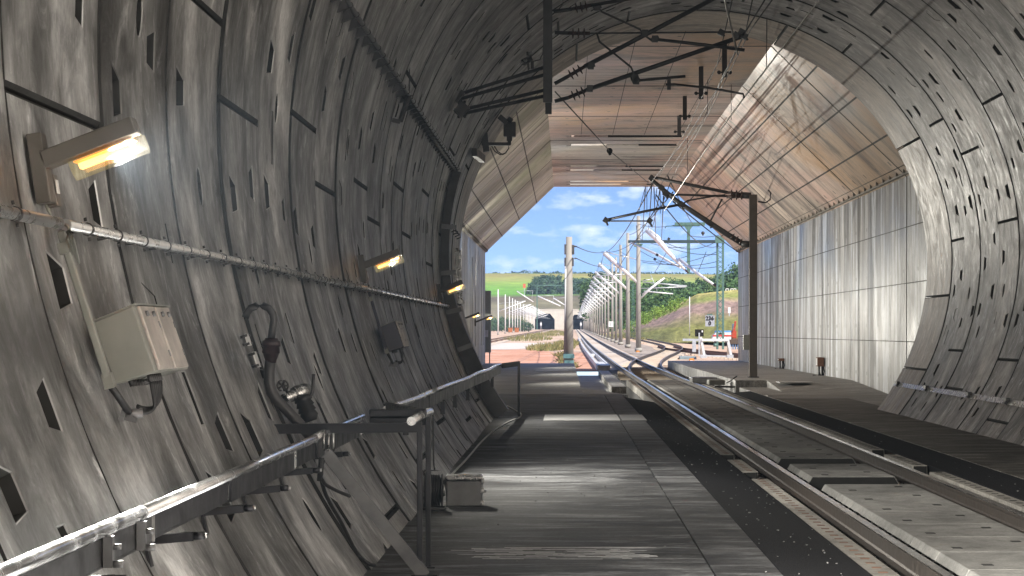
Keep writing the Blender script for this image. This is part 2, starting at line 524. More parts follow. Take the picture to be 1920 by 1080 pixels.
# ================================================================ portal hall (angular concrete hood)
HX0, HX1 = -3.8, 8.2                             # inner wall faces
HY0, HY1 = 53.6, 124.0
KZ = CAMZ + 3.72                                # wall top / haunch
RX0, RX1, RZ = -0.54, 4.95, CAMZ + 6.85         # flat roof
TH = 0.9
RTH = 0.95
def board_mat(name, dark, mid, light, axis, boards, streak=None, moss=0.0, tint=False):
    """board marked in-situ concrete; axis: object-space axis across the boards"""
    m, t, b = new_mat(name)
    tcn = N(t, 'ShaderNodeTexCoord')
    sep = N(t, 'ShaderNodeSeparateXYZ'); L(t, tcn, 'Object', sep, 0)
    geo = (tcn, 'Object')
    e = [0.12, 0.12, 0.12]; e['XYZ'.index(axis)] = 1.5
    n1 = noise_on(t, tcn, 'Object', tuple(e), 7, 0.65)
    n2 = noise_on(t, tcn, 'Object', (0.16, 0.16, 0.25), 6, 0.62, (3, 1, 2), 0.8)
    n4 = noise_on(t, tcn, 'Object', (5, 5, 5), 4, 0.7)
    mix = math2(t, 'ADD', math2(t, 'MULTIPLY', (n1, 'Fac'), 0.55), math2(t, 'MULTIPLY', (n2, 'Fac'), 0.45))
    r = ramp(t, [(0.41, dark), (0.49, mid), (0.58, light)])
    L(t, mix[0], mix[1], r, 'Fac')
    c = (r, 'Color')
    # fine board joints
    sc_ = math2(t, 'MULTIPLY', (sep, axis), boards)
    fr = N(t, 'ShaderNodeMath', _operation='FRACT'); L(t, sc_[0], sc_[1], fr, 0)
    ln = rng(t, (fr, 0), 0.0, 0.07, 1, 0)
    lnn = math2(t, 'MULTIPLY', ln, rng(t, (n2, 'Fac'), 0.35, 0.6, 0.35, 0.95))
    c = mixc(t, c, tuple(x * 0.45 for x in dark), lnn)
    fl = N(t, 'ShaderNodeMath', _operation='FLOOR'); L(t, sc_[0], sc_[1], fl, 0)
    wn = N(t, 'ShaderNodeTexWhiteNoise', _noise_dimensions='1D'); L(t, fl, 0, wn, 'W')
    c = mixc(t, c, rng(t, (wn, 'Value'), 0, 1, 0.86, 1.12), 1.0, 'MULTIPLY')
    if streak:
        zt, zl = streak                          # dark run-down from the wall head, light lime runs
        sn = noise_on(t, tcn, 'Object', (0.1, 0.95, 0.10), 8, 0.72, (1, 1, 1), 0.3)
        hz = rng(t, (sep, 'Z'), zt - zl, zt - 0.6, 0.3, 1)
        dk = math2(t, 'MULTIPLY', rng(t, (sn, 'Fac'), 0.455, 0.525), hz)
        c = mixc(t, c, (0.04, 0.036, 0.033), dk)
        big = noise_on(t, tcn, 'Object', (0.1, 0.35, 0.3), 6, 0.7, (2, 6, 1), 0.6)
        c = mixc(t, c, (0.10, 0.085, 0.07), math2(t, 'MULTIPLY', rng(t, (big, 'Fac'), 0.47, 0.60, 0, 0.9), hz))
        ln2 = noise_on(t, tcn, 'Object', (0.1, 1.3, 0.14), 8, 0.72, (9, 5, 4), 0.3)
        c = mixc(t, c, (0.60, 0.63, 0.68), rng(t, (ln2, 'Fac'), 0.51, 0.58, 0, 0.9))
    if tint:                                     # copper and bluish sheen painted in as patches, plus dark blotches
        for k_, (cc, lo_) in enumerate((((0.66, 0.40, 0.33), 0.50), ((0.36, 0.37, 0.40), 0.54), ((0.60, 0.38, 0.20), 0.56))):
            tn_ = noise_on(t, tcn, 'Object', (0.12, 0.05, 0.12), 4, 0.55, (3.0 * k_, 7 * k_, 1), 0.6)
            c = mixc(t, c, cc, math2(t, 'MULTIPLY', rng(t, (tn_, 'Fac'), lo_ - 0.04, lo_ + 0.05, 0, 0.85), rng(t, (n1, 'Fac'), 0.3, 0.6, 0.35, 1)))
        bl_ = noise_on(t, tcn, 'Object', (0.25, 0.5, 0.25), 7, 0.75, (8, 8, 1), 0.5)
        c = mixc(t, c, tuple(x * 0.6 for x in dark), rng(t, (bl_, 'Fac'), 0.53, 0.63, 0, 0.85))
    if moss:
        mn = noise_on(t, tcn, 'Object', (0.09, 0.06, 0.2), 5, 0.6, (5, 2, 2), 0.5)
        c = mixc(t, c, (0.16, 0.2, 0.07), rng(t, (mn, 'Fac'), 0.36, 0.56, 0, moss))
    # formwork tie holes on a regular grid
    def cell(sock, size, off):
        q = math2(t, 'ADD', math2(t, 'MULTIPLY', (sep, sock), 1 / size), off); f_ = N(t, 'ShaderNodeMath', _operation='FRACT'); L(t, q[0], q[1], f_, 0)
        d_ = math2(t, 'SUBTRACT', (f_, 0), 0.5); a_ = N(t, 'ShaderNodeMath', _operation='ABSOLUTE'); L(t, d_[0], d_[1], a_, 0); return math2(t, 'MULTIPLY', (a_, 0), size)
    o_ = 'X' if name.startswith('roof') else 'Z'
    mxx = math2(t, 'MAXIMUM', math2(t, 'MULTIPLY', cell('Y', 2.6, 0.3), 0.55), cell(o_, 1.3, 0.15))
    c = mixc(t, c, (0.03, 0.028, 0.025), rng(t, mxx, 0.055, 0.035, 0, 0.85))
    c = mixc(t, c, rng(t, (n4, 'Fac'), 0.3, 0.7, 0.86, 1.14), 1.0, 'MULTIPLY')
    L(t, c[0], c[1], b, 'Base Color')
    rgh = rng(t, (n2, 'Fac'), 0.35, 0.65, 0.28, 0.55); L(t, rgh[0], rgh[1], b, 'Roughness')
    hb = math2(t, 'ADD', math2(t, 'MULTIPLY', (n1, 'Fac'), 0.7), math2(t, 'MULTIPLY', ln, -0.5))
    bp = N(t, 'ShaderNodeBump', Strength=0.4, Distance=0.02)
    L(t, hb[0], hb[1], bp, 'Height'); L(t, bp, 'Normal', b, 'Normal')
    return m
CD, CM, CL = (0.13, 0.11, 0.09), (0.40, 0.36, 0.31), (0.62, 0.57, 0.51)
M['roof'] = board_mat('roof_concrete', CD, CM, CL, 'Y', 0.9, None, 0.0, True)
M['haunch_r'] = board_mat('haunch_concrete', (0.10, 0.08, 0.065), (0.40, 0.33, 0.275), (0.66, 0.55, 0.46), 'Y', 0.8, None, 0.0, True)
M['haunch_l'] = board_mat('mossy_haunch_concrete', CD, CM, CL, 'Y', 0.9, None, 0.8)
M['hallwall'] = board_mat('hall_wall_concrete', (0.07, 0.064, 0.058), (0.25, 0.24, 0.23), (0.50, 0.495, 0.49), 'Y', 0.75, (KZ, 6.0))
M['hallwall_l'] = board_mat('hall_wall_concrete_left', (0.16, 0.16, 0.155), (0.40, 0.40, 0.39), (0.58, 0.58, 0.57), 'Y', 0.6)
M['tie'] = plain('joint_line', (0.035, 0.03, 0.028), 0.8)
hall = thing('portal_hall', 'angular concrete portal hall with flat roof, sloping haunches and side walls', 'portal', ((HX0 + HX1) / 2, (HY0 + HY1) / 2, 0))
BAYS = [62.8, 73.0, 83.4, 93.8, 104.2, 114.6]
SLOTS = [(91.3, 0.8), (95.6, 0.8), (108.0, 0.8), (110.6, 0.8), (119.0, 0.8), (121.4, 0.8)]
SX0, SX1 = 0.18, 4.1
def ys_cut(lo, hi, slots):
    out = []; y = lo
    for s, ln in slots:
        out.append((y, s, False)); out.append((s, s + ln, True)); y = s + ln
    out.append((y, hi, False)); return out
# roof with real slots through it
mb = MB()
for a, bq, isslot in ys_cut(HY0, HY1, SLOTS):
    if isslot:
        mb.span((RX0 - 0.3, a, RZ), (SX0, bq, RZ + RTH)); mb.span((SX1, a, RZ), (RX1 + 0.3, bq, RZ + RTH))
    else:
        mb.span((RX0 - 0.3, a, RZ), (RX1 + 0.3, bq, RZ + RTH))
build('roof_slab', mb, M['roof'], hall)
for (a, ln_), x_ in zip(SLOTS, (1.0, 2.2, 2.0, 1.9, 3.6, 3.3)):   # added blockers that keep the sun off both ends of each slot
    mb = MB(); mb.span((x_, a - 0.25, RZ + RTH + 0.003), (SX1 + 0.3, a + ln_ + 0.25, RZ + RTH + 0.12)); build('slot_blocker', mb, M['dark_steel'], hall)
    mb = MB(); mb.span((SX0 - 0.2, a - 0.25, RZ + RTH + 0.003), (SX0 + 0.02, a + ln_ + 0.25, RZ + RTH + 0.12)); build('slot_blocker', mb, M['dark_steel'], hall)
    mb = MB(); mb.span((SX0 - 0.14, a + ln_ - 0.012, RZ - 0.01), (SX0 + 0.03, a + ln_ + 0.03, RZ + 0.08)); mb.span((x_ + 0.5, a + ln_ - 0.012, RZ - 0.01), (SX1 + 0.02, a + ln_ + 0.03, RZ + 0.09)); build('slot_shade', mb, M['black'], hall)  # black strips: shade painted on the far face of the slot
def haunch(x0, z0, x1, z1, name, mat):
    mb = MB(); d = Vector((x1 - x0, 0, z1 - z0)); nrm = Vector((-d.z, 0, d.x)).normalized()
    if nrm.z < 0: nrm = -nrm
    nrm = nrm * TH
    lo = [Vector((x0, HY0, z0)), Vector((x1, HY0, z1)), Vector((x1, HY0, z1)) + nrm, Vector((x0, HY0, z0)) + nrm]
    mb.prism(lo, (0, HY1 - HY0, 0)); return build(name, mb, mat, hall)
haunch(HX0, KZ, RX0, RZ, 'left_haunch', M['haunch_l']); haunch(RX1, RZ, HX1, KZ, 'right_haunch', M['haunch_r'])
# right wall, solid; left wall with tall slots
mb = MB(); mb.span((HX1, HY0, -1.2), (HX1 + TH, HY1, KZ + 0.4)); build('right_wall', mb, M['hallwall'], hall)
mb = MB()
LS0, LS1 = 0.95, CAMZ + 3.02
for a, bq, isslot in ys_cut(HY0, HY1, [(91.0, 0.75), (95.2, 0.75), (106.2, 0.75), (110.4, 0.75), (118.2, 0.75), (121.3, 0.75)]):
    if isslot:
        mb.span((HX0 - TH, a, -1.2), (HX0, bq, LS0)); mb.span((HX0 - TH, a, LS1), (HX0, bq, KZ + 0.4))
    else:
        mb.span((HX0 - TH, a, -1.2), (HX0, bq, KZ + 0.4))
build('left_wall', mb, M['hallwall_l'], hall)
# end wall round the bore (faces the hall)
mb = MB(); outer = [(HX0, -1.2), (HX0, KZ), (RX0, RZ), (RX1, RZ), (HX1, KZ), (HX1, -1.2)]
n = 60
circ = [wall(-PH + 2 * PH * i / n, HY0, RT + 0.15) for i in range(n + 1)]
far = []
for c in circ:
    d = Vector((c.x - CX, 0, c.z - CZ)).normalized()
    far.append(c + d * 4.5)
for i in range(n):
    mb.add([circ[i], circ[i + 1], far[i + 1], far[i]], [(0, 1, 2, 3)])
build('end_wall', mb, M['hallwall_l'], hall)
# dark bay joints across roof, haunches and walls, long joints, and the drip strip at the haunch foot
mb = MB()
for y in BAYS:
    mb.box(((RX0 + RX1) / 2, y, RZ), (RX1 - RX0, 0.13, 0.012))
    mb.bar((RX1, y, RZ), (HX1, y, KZ), 0.13, 0.012, (0.7, 0, 0.7)); mb.bar((HX0, y, KZ), (RX0, y, RZ), 0.13, 0.012, (0.7, 0, -0.7))
    mb.box((HX1, y, (KZ + 0) / 2), (0.012, 0.11, KZ)); mb.box((HX0, y, KZ / 2), (0.012, 0.11, KZ))
    build('bay_joint', mb, M['tie'], hall); mb = MB()
mb = MB()
for x in (0.55, 1.65, 2.75, 3.9):
    mb.box((x, (HY0 + 91) / 2, RZ), (0.018, 91 - HY0, 0.008))
for k in range(1, 4):
    tt = k / 4
    mb.bar((RX1 + (HX1 - RX1) * tt, HY0, RZ + (KZ - RZ) * tt), (RX1 + (HX1 - RX1) * tt, HY1, RZ + (KZ - RZ) * tt), 0.045, 0.008, (0.7, 0, 0.7))
    mb.bar((HX0 + (RX0 - HX0) * tt, HY0, KZ + (RZ - KZ) * tt), (HX0 + (RX0 - HX0) * tt, HY1, KZ + (RZ - KZ) * tt), 0.045, 0.008, (0.7, 0, -0.7))
for zz in (1.35, 2.75, 4.1):
    mb.box((HX1, (HY0 + HY1) / 2, zz), (0.008, HY1 - HY0, 0.022)); mb.box((HX0, (HY0 + 91) / 2, zz), (0.008, 91 - HY0, 0.02))
build('shutter_joint', mb, M['tie'], hall)
mb = MB()
for xx, sgn in ((HX1, -1), (HX0, 1)):
    mb.bar((xx + sgn * 0.06, HY0 + .1, KZ + 0.05), (xx + sgn * 0.06, HY1 - .1, KZ + 0.05), 0.10, 0.05)
    y = HY0 + 0.6
    while y < HY1 - 0.5:
        mb.box((xx + sgn * 0.13, y, KZ + 0.13), (0.05, 0.10, 0.16)); y += 1.35
    mb.tube([(xx + sgn * 0.2, HY0 + .1, KZ + 0.21), (xx + sgn * 0.2, HY1 - .1, KZ + 0.21)], 0.02, 6)
build('eaves_strip', mb, plain('stained_strip', (0.2, 0.18, 0.15), 0.7, 0, 0.4, 2), hall)
# ================================================================ floors inside
def floor_mat(name, dark, mid, light, gl=0.5, across=True):
    m, t, b = new_mat(name)
    tcn = N(t, 'ShaderNodeTexCoord')
    n1 = noise_on(t, tcn, 'Object', (0.9, 0.9, 1), 10, 0.72, (0, 0, 0), 0.8)
    n2 = noise_on(t, tcn, 'Object', (0.5, 0.14, 1), 5, 0.6, (4, 4, 0), 0.8)
    n3 = noise_on(t, tcn, 'Object', (0.9, 3.4, 1), 9, 0.78, (1, 8, 0), 0.5)
    n4 = noise_on(t, tcn, 'Object', (26, 26, 26), 3, 0.7)
    mix = math2(t, 'ADD', math2(t, 'MULTIPLY', (n1, 'Fac'), 0.6), math2(t, 'MULTIPLY', (n2, 'Fac'), 0.4))
    r = ramp(t, [(0.40, dark), (0.51, mid), (0.62, light)])
    L(t, mix[0], mix[1], r, 'Fac')
    c = mixc(t, (r, 'Color'), tuple(min(1, x * 2.0) for x in light), rng(t, (n3, 'Fac'), 0.52, 0.64, 0, 0.75))
    c = mixc(t, c, tuple(x * 0.5 for x in dark), rng(t, (n3, 'Fac'), 0.47, 0.39, 0, 0.75))
    wv = N(t, 'ShaderNodeTexWave', _wave_type='RINGS', Scale=0.75, Distortion=9.0, Detail=3.0)
    wv.inputs['Detail Scale'].default_value = 0.6
    mpn = N(t, 'ShaderNodeMapping'); mpn.inputs['Scale'].default_value = (1, 0.2, 1); L(t, tcn, 'Object', mpn, 0); L(t, mpn, 0, wv, 'Vector')
    sw = math2(t, 'MULTIPLY', rng(t, (wv, 'Fac'), 0.88, 0.97, 0, 0.6), rng(t, (n2, 'Fac'), 0.45, 0.6))
    c = mixc(t, c, tuple(x * 0.45 for x in dark), sw)
    c = mixc(t, c, rng(t, (n4, 'Fac'), 0.3, 0.7, 0.65, 1.35), 1.0, 'MULTIPLY')
    L(t, c[0], c[1], b, 'Base Color')
    ro = rng(t, (n1, 'Fac'), 0.3, 0.7, gl - 0.1, gl + 0.22); L(t, ro[0], ro[1], b, 'Roughness')
    b.inputs['Specular IOR Level'].default_value = 0.35
    bp = N(t, 'ShaderNodeBump', Strength=0.6, Distance=0.012)
    hb = math2(t, 'ADD', (n3, 'Fac'), (n4, 'Fac')); L(t, hb[0], hb[1], bp, 'Height'); L(t, bp, 'Normal', b, 'Normal')
    return m
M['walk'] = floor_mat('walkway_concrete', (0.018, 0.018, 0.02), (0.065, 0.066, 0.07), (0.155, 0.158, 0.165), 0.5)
M['walk2'] = floor_mat('hall_floor_concrete', (0.24, 0.237, 0.232), (0.32, 0.316, 0.31), (0.40, 0.395, 0.386), 0.45)
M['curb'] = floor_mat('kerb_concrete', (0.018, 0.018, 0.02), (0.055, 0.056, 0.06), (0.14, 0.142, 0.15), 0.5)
M['matting'] = plain('black_granulate', (0.019, 0.019, 0.022), 0.95, 0, 0.6, 60, 0.8, 0.08)
def worn_slab(name, c, sc):
    m, t, b = new_mat(name); tcn = N(t, 'ShaderNodeTexCoord'); geo = N(t, 'ShaderNodeNewGeometry')
    a = noise_on(t, geo, 'Position', (0.9, 0.35, 1), 6, 0.65, (2, 2, 0), 0.8); b2 = noise_on(t, geo, 'Position', (4, 3, 4), 6, 0.75); d = noise_on(t, geo, 'Position', (40, 40, 40), 3, 0.7)
    oi = N(t, 'ShaderNodeObjectInfo')
    q = mixc(t, c, rng(t, (a, 'Fac'), 0.3, 0.7, 0.6, 1.4), 1.0, 'MULTIPLY'); q = mixc(t, q, rng(t, (b2, 'Fac'), 0.3, 0.7, 0.65, 1.35), 1.0, 'MULTIPLY'); q = mixc(t, q, rng(t, (d, 'Fac'), 0.3, 0.7, 0.8, 1.2), 1.0, 'MULTIPLY')
    q = mixc(t, q, (0.10, 0.06, 0.04), rng(t, (b2, 'Fac'), 0.58, 0.70, 0, sc)); q = mixc(t, q, rng(t, (oi, 'Random'), 0, 1, 0.82, 1.15), 1.0, 'MULTIPLY')
    L(t, q[0], q[1], b, 'Base Color'); b.inputs['Roughness'].default_value = 0.75; b.inputs['Specular IOR Level'].default_value = 0.3
    bp = N(t, 'ShaderNodeBump', Strength=0.4, Distance=0.008); L(t, d, 'Fac', bp, 'Height'); L(t, bp, 'Normal', b, 'Normal'); return m
M['panel'] = worn_slab('cover_panel_concrete', (0.25, 0.247, 0.243), 0.5)
M['walk_r'] = floor_mat('right_walkway_concrete', (0.04, 0.037, 0.034), (0.115, 0.108, 0.10), (0.2, 0.19, 0.178), 0.55)
M['strip'] = worn_slab('pale_block_concrete', (0.32, 0.305, 0.285), 0.6)
M['rail_side'] = plain('rail_side', (0.075, 0.062, 0.055), 0.55, 0.6, 0.3, 8)
M['rail_top'] = plain('rail_running_surface', (0.75, 0.75, 0.76), 0.16, 1.0, 0.05)
M['slabbed'] = plain('slab_track_concrete', (0.05, 0.05, 0.052), 0.8, 0, 0.35, 3, 0.4)
WZ = 0.10
def struct(name, mb, mat, **k):
    return tag(build(name, mb, mat, **k), kind='structure')
mb = MB(); mb.span((-1.6, -60, WZ - 0.3), (0.915, 62.4, WZ)); struct('walkway', mb, M['walk'])
mb = MB()
y = 2.0
while y < 62:
    y2 = min(y + 6.2, 62.4); mb.span((0.93, y + 0.012, WZ - 0.3), (1.34, y2, WZ - 0.004)); y = y2
mb.span((0.93, -60, WZ - 0.3), (1.34, 1.99, WZ - 0.004))
struct('walkway_kerb', mb, M['curb'])
mb = MB(); mb.prism([(1.345, -60, WZ - 0.012), (2.045, -60, -0.03), (2.045, -60, -0.3), (1.345, -60, -0.3)], (0, 120, 0)); struct('track_filling_left', mb, M['matting'])
mb = MB(); mb.prism([(4.47, -60, -0.05), (4.96, -60, -0.005), (4.96, -60, -0.3), (4.47, -60, -0.3)], (0, 130, 0)); struct('track_filling_right', mb, M['matting'])
mb = MB(); mb.span((4.965, -60, -0.3), (6.75, 62.4, 0.0)); struct('right_walkway', mb, M['walk_r'])
mb = MB(); mb.span((2.05, -60, -0.5), (4.47, 124, -0.235)); struct('track_slab', mb, M['slabbed'])
# hall floors
mb = MB(); mb.span((HX0, 62.42, -0.6), (0.42, 124, WZ - 0.02)); mb.span((HX0, HY0, -0.3), (-1.6, 62.42, WZ - 0.022))
struct('hall_floor_left', mb, M['walk2'])
mb = MB(); mb.prism([(0.42, 62.42, WZ - 0.02), (0.42, 70.5, WZ - 0.025), (1.5, 62.42, WZ - 0.02)], (0, 0, -0.4)); mb.span((0.42, 62.43, -0.9), (2.05, 124, -0.5)); struct('hall_floor_lower', mb, M['walk2'])
mb = MB(); mb.span((4.97, 62.41, -0.5), (HX1, 124, -0.004)); mb.span((6.75, HY0, -0.5), (HX1, 62.41, -0.006)); struct('hall_floor_right', mb, M['walk2'])
mb = MB()
mb.prism([(5.9, 74.6, -0.002), (5.9, 78.5, 0.2), (HX1, 78.5, 0.2), (HX1, 66, -0.002)], (0, 0, 0.0001)) if False else None
mb.span((4.86, 74.6, -0.4), (5.75, 124, 0.2))
mb.add([(5.75, 74.6, 0.2), (5.75, 69.5, 0), (HX1, 66, 0), (HX1, 74.6, 0.2), (5.75, 74.6, -0.1), (5.75, 69.5, -0.1)], [(0, 1, 2, 3), (0, 4, 5, 1)])
mb.span((5.75, 74.6, -0.4), (HX1, 124, 0.2))
struct('hall_platform', mb, M['walk2'])
mb = MB(); mb.span((1.56, 88, -0.5), (2.045, 123.9, -0.27)); o = build('cable_trough', mb, M['walk2']); tag(o, 'low concrete cable trough on the sunken hall floor left of the track', 'cable trough')
# floor covers
def cover(px0, px1, py, dY, z, label, mat):
    Y = (CAMZ - z) * FPX / (py - VY)
    x0, x1 = (px0 - VX) * Y / FPX, (px1 - VX) * Y / FPX
    mb = MB(); mb.span((x0, Y, z - 0.02), (x1, Y + dY, z + 0.008))
    tag(build('floor_cover', mb, mat, bevel=0.003), label, 'floor cover')
M['cover'] = plain('pale_cover', (0.6, 0.6, 0.6), 0.45, 0, 0.12, 3)
cover(1019, 1163, 788.5, 2.9, WZ, 'long pale concrete floor cover in the dark walkway beyond the grey equipment case', M['cover'])
cover(1167, 1213, 788.5, 2.9, WZ - 0.003, 'short grey floor cover in the walkway kerb beside the long pale one', plain('grey_cover', (0.3, 0.3, 0.3), 0.5, 0, 0.15, 3))
cover(1003, 1066, 696, 3.4, WZ - 0.02, 'pale floor cover on the hall floor near the foot of the tall concrete mast', M['cover'])
cover(1462, 1524, 717, 1.3, 0.2, 'pale floor cover on the right platform between the dark mast and the wall', M['cover'])
cover(1440, 1655, 742.5, 0.9, 0.0, 'long thin pale floor cover across the right walkway at the tunnel mouth', plain('dull_cover', (0.3, 0.29, 0.27), 0.5, 0, 0.15, 3))
# scrape marks: real thin streaks of worn paint on the walkway
mb = MB(); rs = random.Random(5)
for i in range(70):
    y = 17.2 + rs.random() * 0.95; x = rs.uniform(-0.6, 0.5); ln = rs.uniform(0.05, 0.5)
    mb.box((x, y, WZ + 0.001), (ln, rs.uniform(0.006, 0.03), 0.002))
tag(build('scrape_marks', mb, plain('worn_paint', (0.36, 0.36, 0.37), 0.6, 0, 0.3, 20)), kind='structure')
# ================================================================ railway track
def gz(Y):
    return 0.002 * max(0.0, Y - 124)
def tshift(Y):
    u = max(0.0, Y - 200)
    return 0.0032 * (u * u / (u + 80))
RAILP = [(-0.036, 0), (0.036, 0), (0.037, -0.012), (0.035, -0.036), (0.010, -0.05), (0.008, -0.13), (0.02, -0.145), (0.075, -0.158), (0.075, -0.17),
         (-0.075, -0.17), (-0.075, -0.158), (-0.02, -0.145), (-0.008, -0.13), (-0.010, -0.05), (-0.035, -0.036), (-0.037, -0.012)]
def rail_mb(path):
    """path: list of (x, y, z) of the running edge top centre"""
    mb = MB(); n = len(RAILP); vs = []
    for i, p in enumerate(path):
        a = Vector(path[max(0, i - 1)]); b = Vector(path[min(len(path) - 1, i + 1)])
        d = (b - a); d.z = 0; d.normalize(); nx = Vector((d.y, -d.x, 0))
        for u, z in RAILP:
            vs.append(Vector(p) + nx * u + Vector((0, 0, z)))
    fs0 = []; fs1 = []
    for i in range(len(path) - 1):
        for k in range(n):
            q = (i * n + k, i * n + (k + 1) % n, (i + 1) * n + (k + 1) % n, (i + 1) * n + k)
            (fs1 if k in (0, 1, 15) else fs0).append(q)
    mb.add(vs, fs0); o = len(mb.f)
    for q in fs1:
        mb.f.append(q); mb.sm.append(False); mb.mi.append(1)
    mb.f.append(tuple(range(n))); mb.sm.append(False); mb.mi.append(0)
    return mb
track = thing('railway_track', 'main railway track with bright worn rail heads running from the tunnel towards the far portals', 'track', (3.26, 40, -0.2))
TC = 3.26
for off in (-0.75, 0.75):
    ys = [-60, 0, 30, 60, 90, 124] + [124 + 24 * i for i in range(1, 62)]
    build('rail', rail_mb([(TC + off + tshift(y), y, gz(y)) for y in ys]), [M['rail_side'], M['rail_top']], track)
# sleepers' fastenings in the visible gaps and beside the rails
mb = MB()
y = 12.0
while y < 60:
    for off in (-0.75, 0.75):
        for s in (-1, 1):
            mb.box((TC + off + s * 0.115, y, -0.19), (0.11, 0.16, 0.05)); mb.tube([(TC + off + s * 0.1, y - 0.06, -0.16), (TC + off + s * 0.13, y, -0.135), (TC + off + s * 0.1, y + 0.06, -0.16)], 0.011, 6)
    y += 0.65
tag(build('rail_fastening', mb, M['rail_side'], track), kind='stuff')
# concrete cover panels between the rails: every panel can be lifted out
def panel(y, ln):
    mb = MB(); a, b = y + 0.013, y + ln - 0.013
    sec = [(2.70, -0.2), (2.79, -0.045), (3.73, -0.045), (3.82, -0.2)]
    mb.prism([(x, a, z) for x, z in sec], (0, b - a, 0))
    return mb
pl = []; y = 59.6
pitch = 1.44
yy = 16.6
GAPS = [(28.35, 29.75), (32.7, 34.1)]
proto = None; k = 0
while yy < 88:
    if any(g0 - 0.3 < yy < g1 - 0.3 for g0, g1 in GAPS):
        yy += pitch; continue
    if proto is None:
        pr = thing('cover_panel', 'x', 'cover panel', (TC, yy, -0.2), 'concrete cover panels between the rails')
        build('slab', panel(yy, pitch), M['panel'], pr, bevel=0.006)
        h = MB()
        for x, dy in ((2.97, 0.35), (3.52, 0.95)):
            h.tube([(x + 0.045 * math.cos(t), yy + dy + 0.09 * math.sin(t), -0.0446) for t in (0, .01)], 0.001, 3) if False else None
            h = MB(); h.box((x, yy + dy, -0.0445), (0.075, 0.11, 0.006)); build('lifting_hole', h, M['black'], pr)
        pass
        h = MB()
        for q in (0.25, 0.75, 1.2):
            h = MB(); h.box((2.735, yy + q, -0.13), (0.05, 0.12, 0.05), Matrix.Rotation(R_(-60), 3, 'Y')); build('drain_notch', h, M['black'], pr)
        h = MB(); h.prism([(x, yy + 0.004, z) for x, z in [(2.715, -0.2), (2.80, -0.052), (3.72, -0.052), (3.805, -0.2)]], (0, 0.008, 0)); build('end_shade', h, M['seal'], pr)  # dark plate: gap shade painted on the panel's near end
        proto = pr
        o = pr
    else:
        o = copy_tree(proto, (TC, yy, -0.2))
    pl.append((yy, o)); yy += pitch
for i, (yq, o) in enumerate(pl):
    if 29.75 <= yq + .3 < 32.7:
        nm = 'grey concrete panel between the rails, one of the two standing alone between the dark gaps'
    elif yq < 28.3:
        nm = 'grey concrete cover panel between the rails, in the row nearer than both dark gaps'
    else:
        nm = 'grey concrete cover panel between the rails, in the long row beyond both dark gaps'
    o['label'] = nm
# pale side blocks outside each rail
def block(x0, x1, ya, yb, n=2):
    mb = MB(); mb.prism([(x0, ya, -0.235), (x0 + 0.012, ya, -0.045), (x1 - 0.012, ya, -0.045), (x1, ya, -0.235)], (0, yb - ya, 0)); return mb
rs = random.Random(3)
for x0, x1, side in ((2.06, 2.27, 'left'), (4.25, 4.45, 'right')):
    yq = 16.2; proto = None
    while yq < 87:
        gaps = [(28.3, 29.7), (32.7, 34.2)] if side == 'left' else [(30.3, 31.7), (34.2, 35.6)]
        if any(g0 - 0.5 < yq < g1 - 0.5 for g0, g1 in gaps):
            yq += 1.44; continue
        if proto is None:
            pr = thing('edge_block', 'pale concrete edge block with small slots lying outside the %s rail' % side, 'edge block', ((x0 + x1) / 2, yq, -0.235), 'edge blocks outside the %s rail' % side)
            build('block', block(x0, x1, yq + 0.01, yq + 1.43), M['strip'], pr, bevel=0.006)
            h = MB()
            for q in (0.12, 0.48, 0.84, 1.2):
                h = MB(); h.box(((x0 + x1) / 2, yq + q + 0.06, -0.0442), (0.065, 0.075, 0.004)); build('slot', h, M['rust'] if side == 'left' else M['black'], pr)
            h = MB(); h.span((x0 + .02, yq + .002, -.2), (x1 - .02, yq + .009, -.055)); build('end_shade', h, M['seal'], pr)  # same painted gap shade on the block's near end
            proto = pr
        else:
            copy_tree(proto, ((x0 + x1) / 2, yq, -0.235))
        yq += 1.44

# crumbs of stone and litter on the granulate and along the kerb
r_ = random.Random(17); mb = MB()
for i in range(330):
    if i < 160: x = r_.uniform(1.36, 2.03); z = WZ - 0.012 - (x - 1.345) * 0.16
    elif i < 220: x = r_.uniform(4.5, 4.95); z = -0.02
    else: x = r_.uniform(-0.9, 1.3); z = WZ
    y = r_.uniform(13, 50); s_ = r_.choice((0.003, 0.004, 0.006, 0.008))
    mb.box((x, y, z + s_ * .3), (s_ * r_.uniform(1, 2), s_ * r_.uniform(1, 2.5), s_), Matrix.Rotation(r_.uniform(0, 3), 3, 'Z'))
tag(build('stone_crumbs', mb, plain('pale_crumbs', (0.16, 0.16, 0.16), 0.8, 0, .5, 5)), 'scattered pale stone crumbs on the dark strips beside the track', 'litter', kind='stuff')
# ================================================================ lamps
def emit_mat(name, c, s):
    m, t, b = new_mat(name)
    b.inputs['Base Color'].default_value = (*c, 1)
    b.inputs['Emission Color'].default_value = (*c, 1); b.inputs['Emission Strength'].default_value = s
    return m
M['tube_glow'] = emit_mat('lamp_tube_glow', (1.0, 0.52, 0.13), 2.0)
m, t, b = new_mat('lamp_glass')
for nn in list(t.nodes):
    if nn.type != 'OUTPUT_MATERIAL': t.nodes.remove(nn)
tr = N(t, 'ShaderNodeBsdfTransparent'); tr.inputs['Color'].default_value = (0.97, 0.95, 0.86, 1)
gl = N(t, 'ShaderNodeBsdfGlossy'); gl.inputs['Roughness'].default_value = 0.1
em = N(t, 'ShaderNodeEmission', Strength=0.035); em.inputs['Color'].default_value = (1.0, 0.80, 0.36, 1)
a1 = N(t, 'ShaderNodeMixShader', i0=0.14); L(t, tr, 0, a1, 1); L(t, gl, 0, a1, 2)
a2 = N(t, 'ShaderNodeAddShader'); L(t, a1, 0, a2, 0); L(t, em, 0, a2, 1)
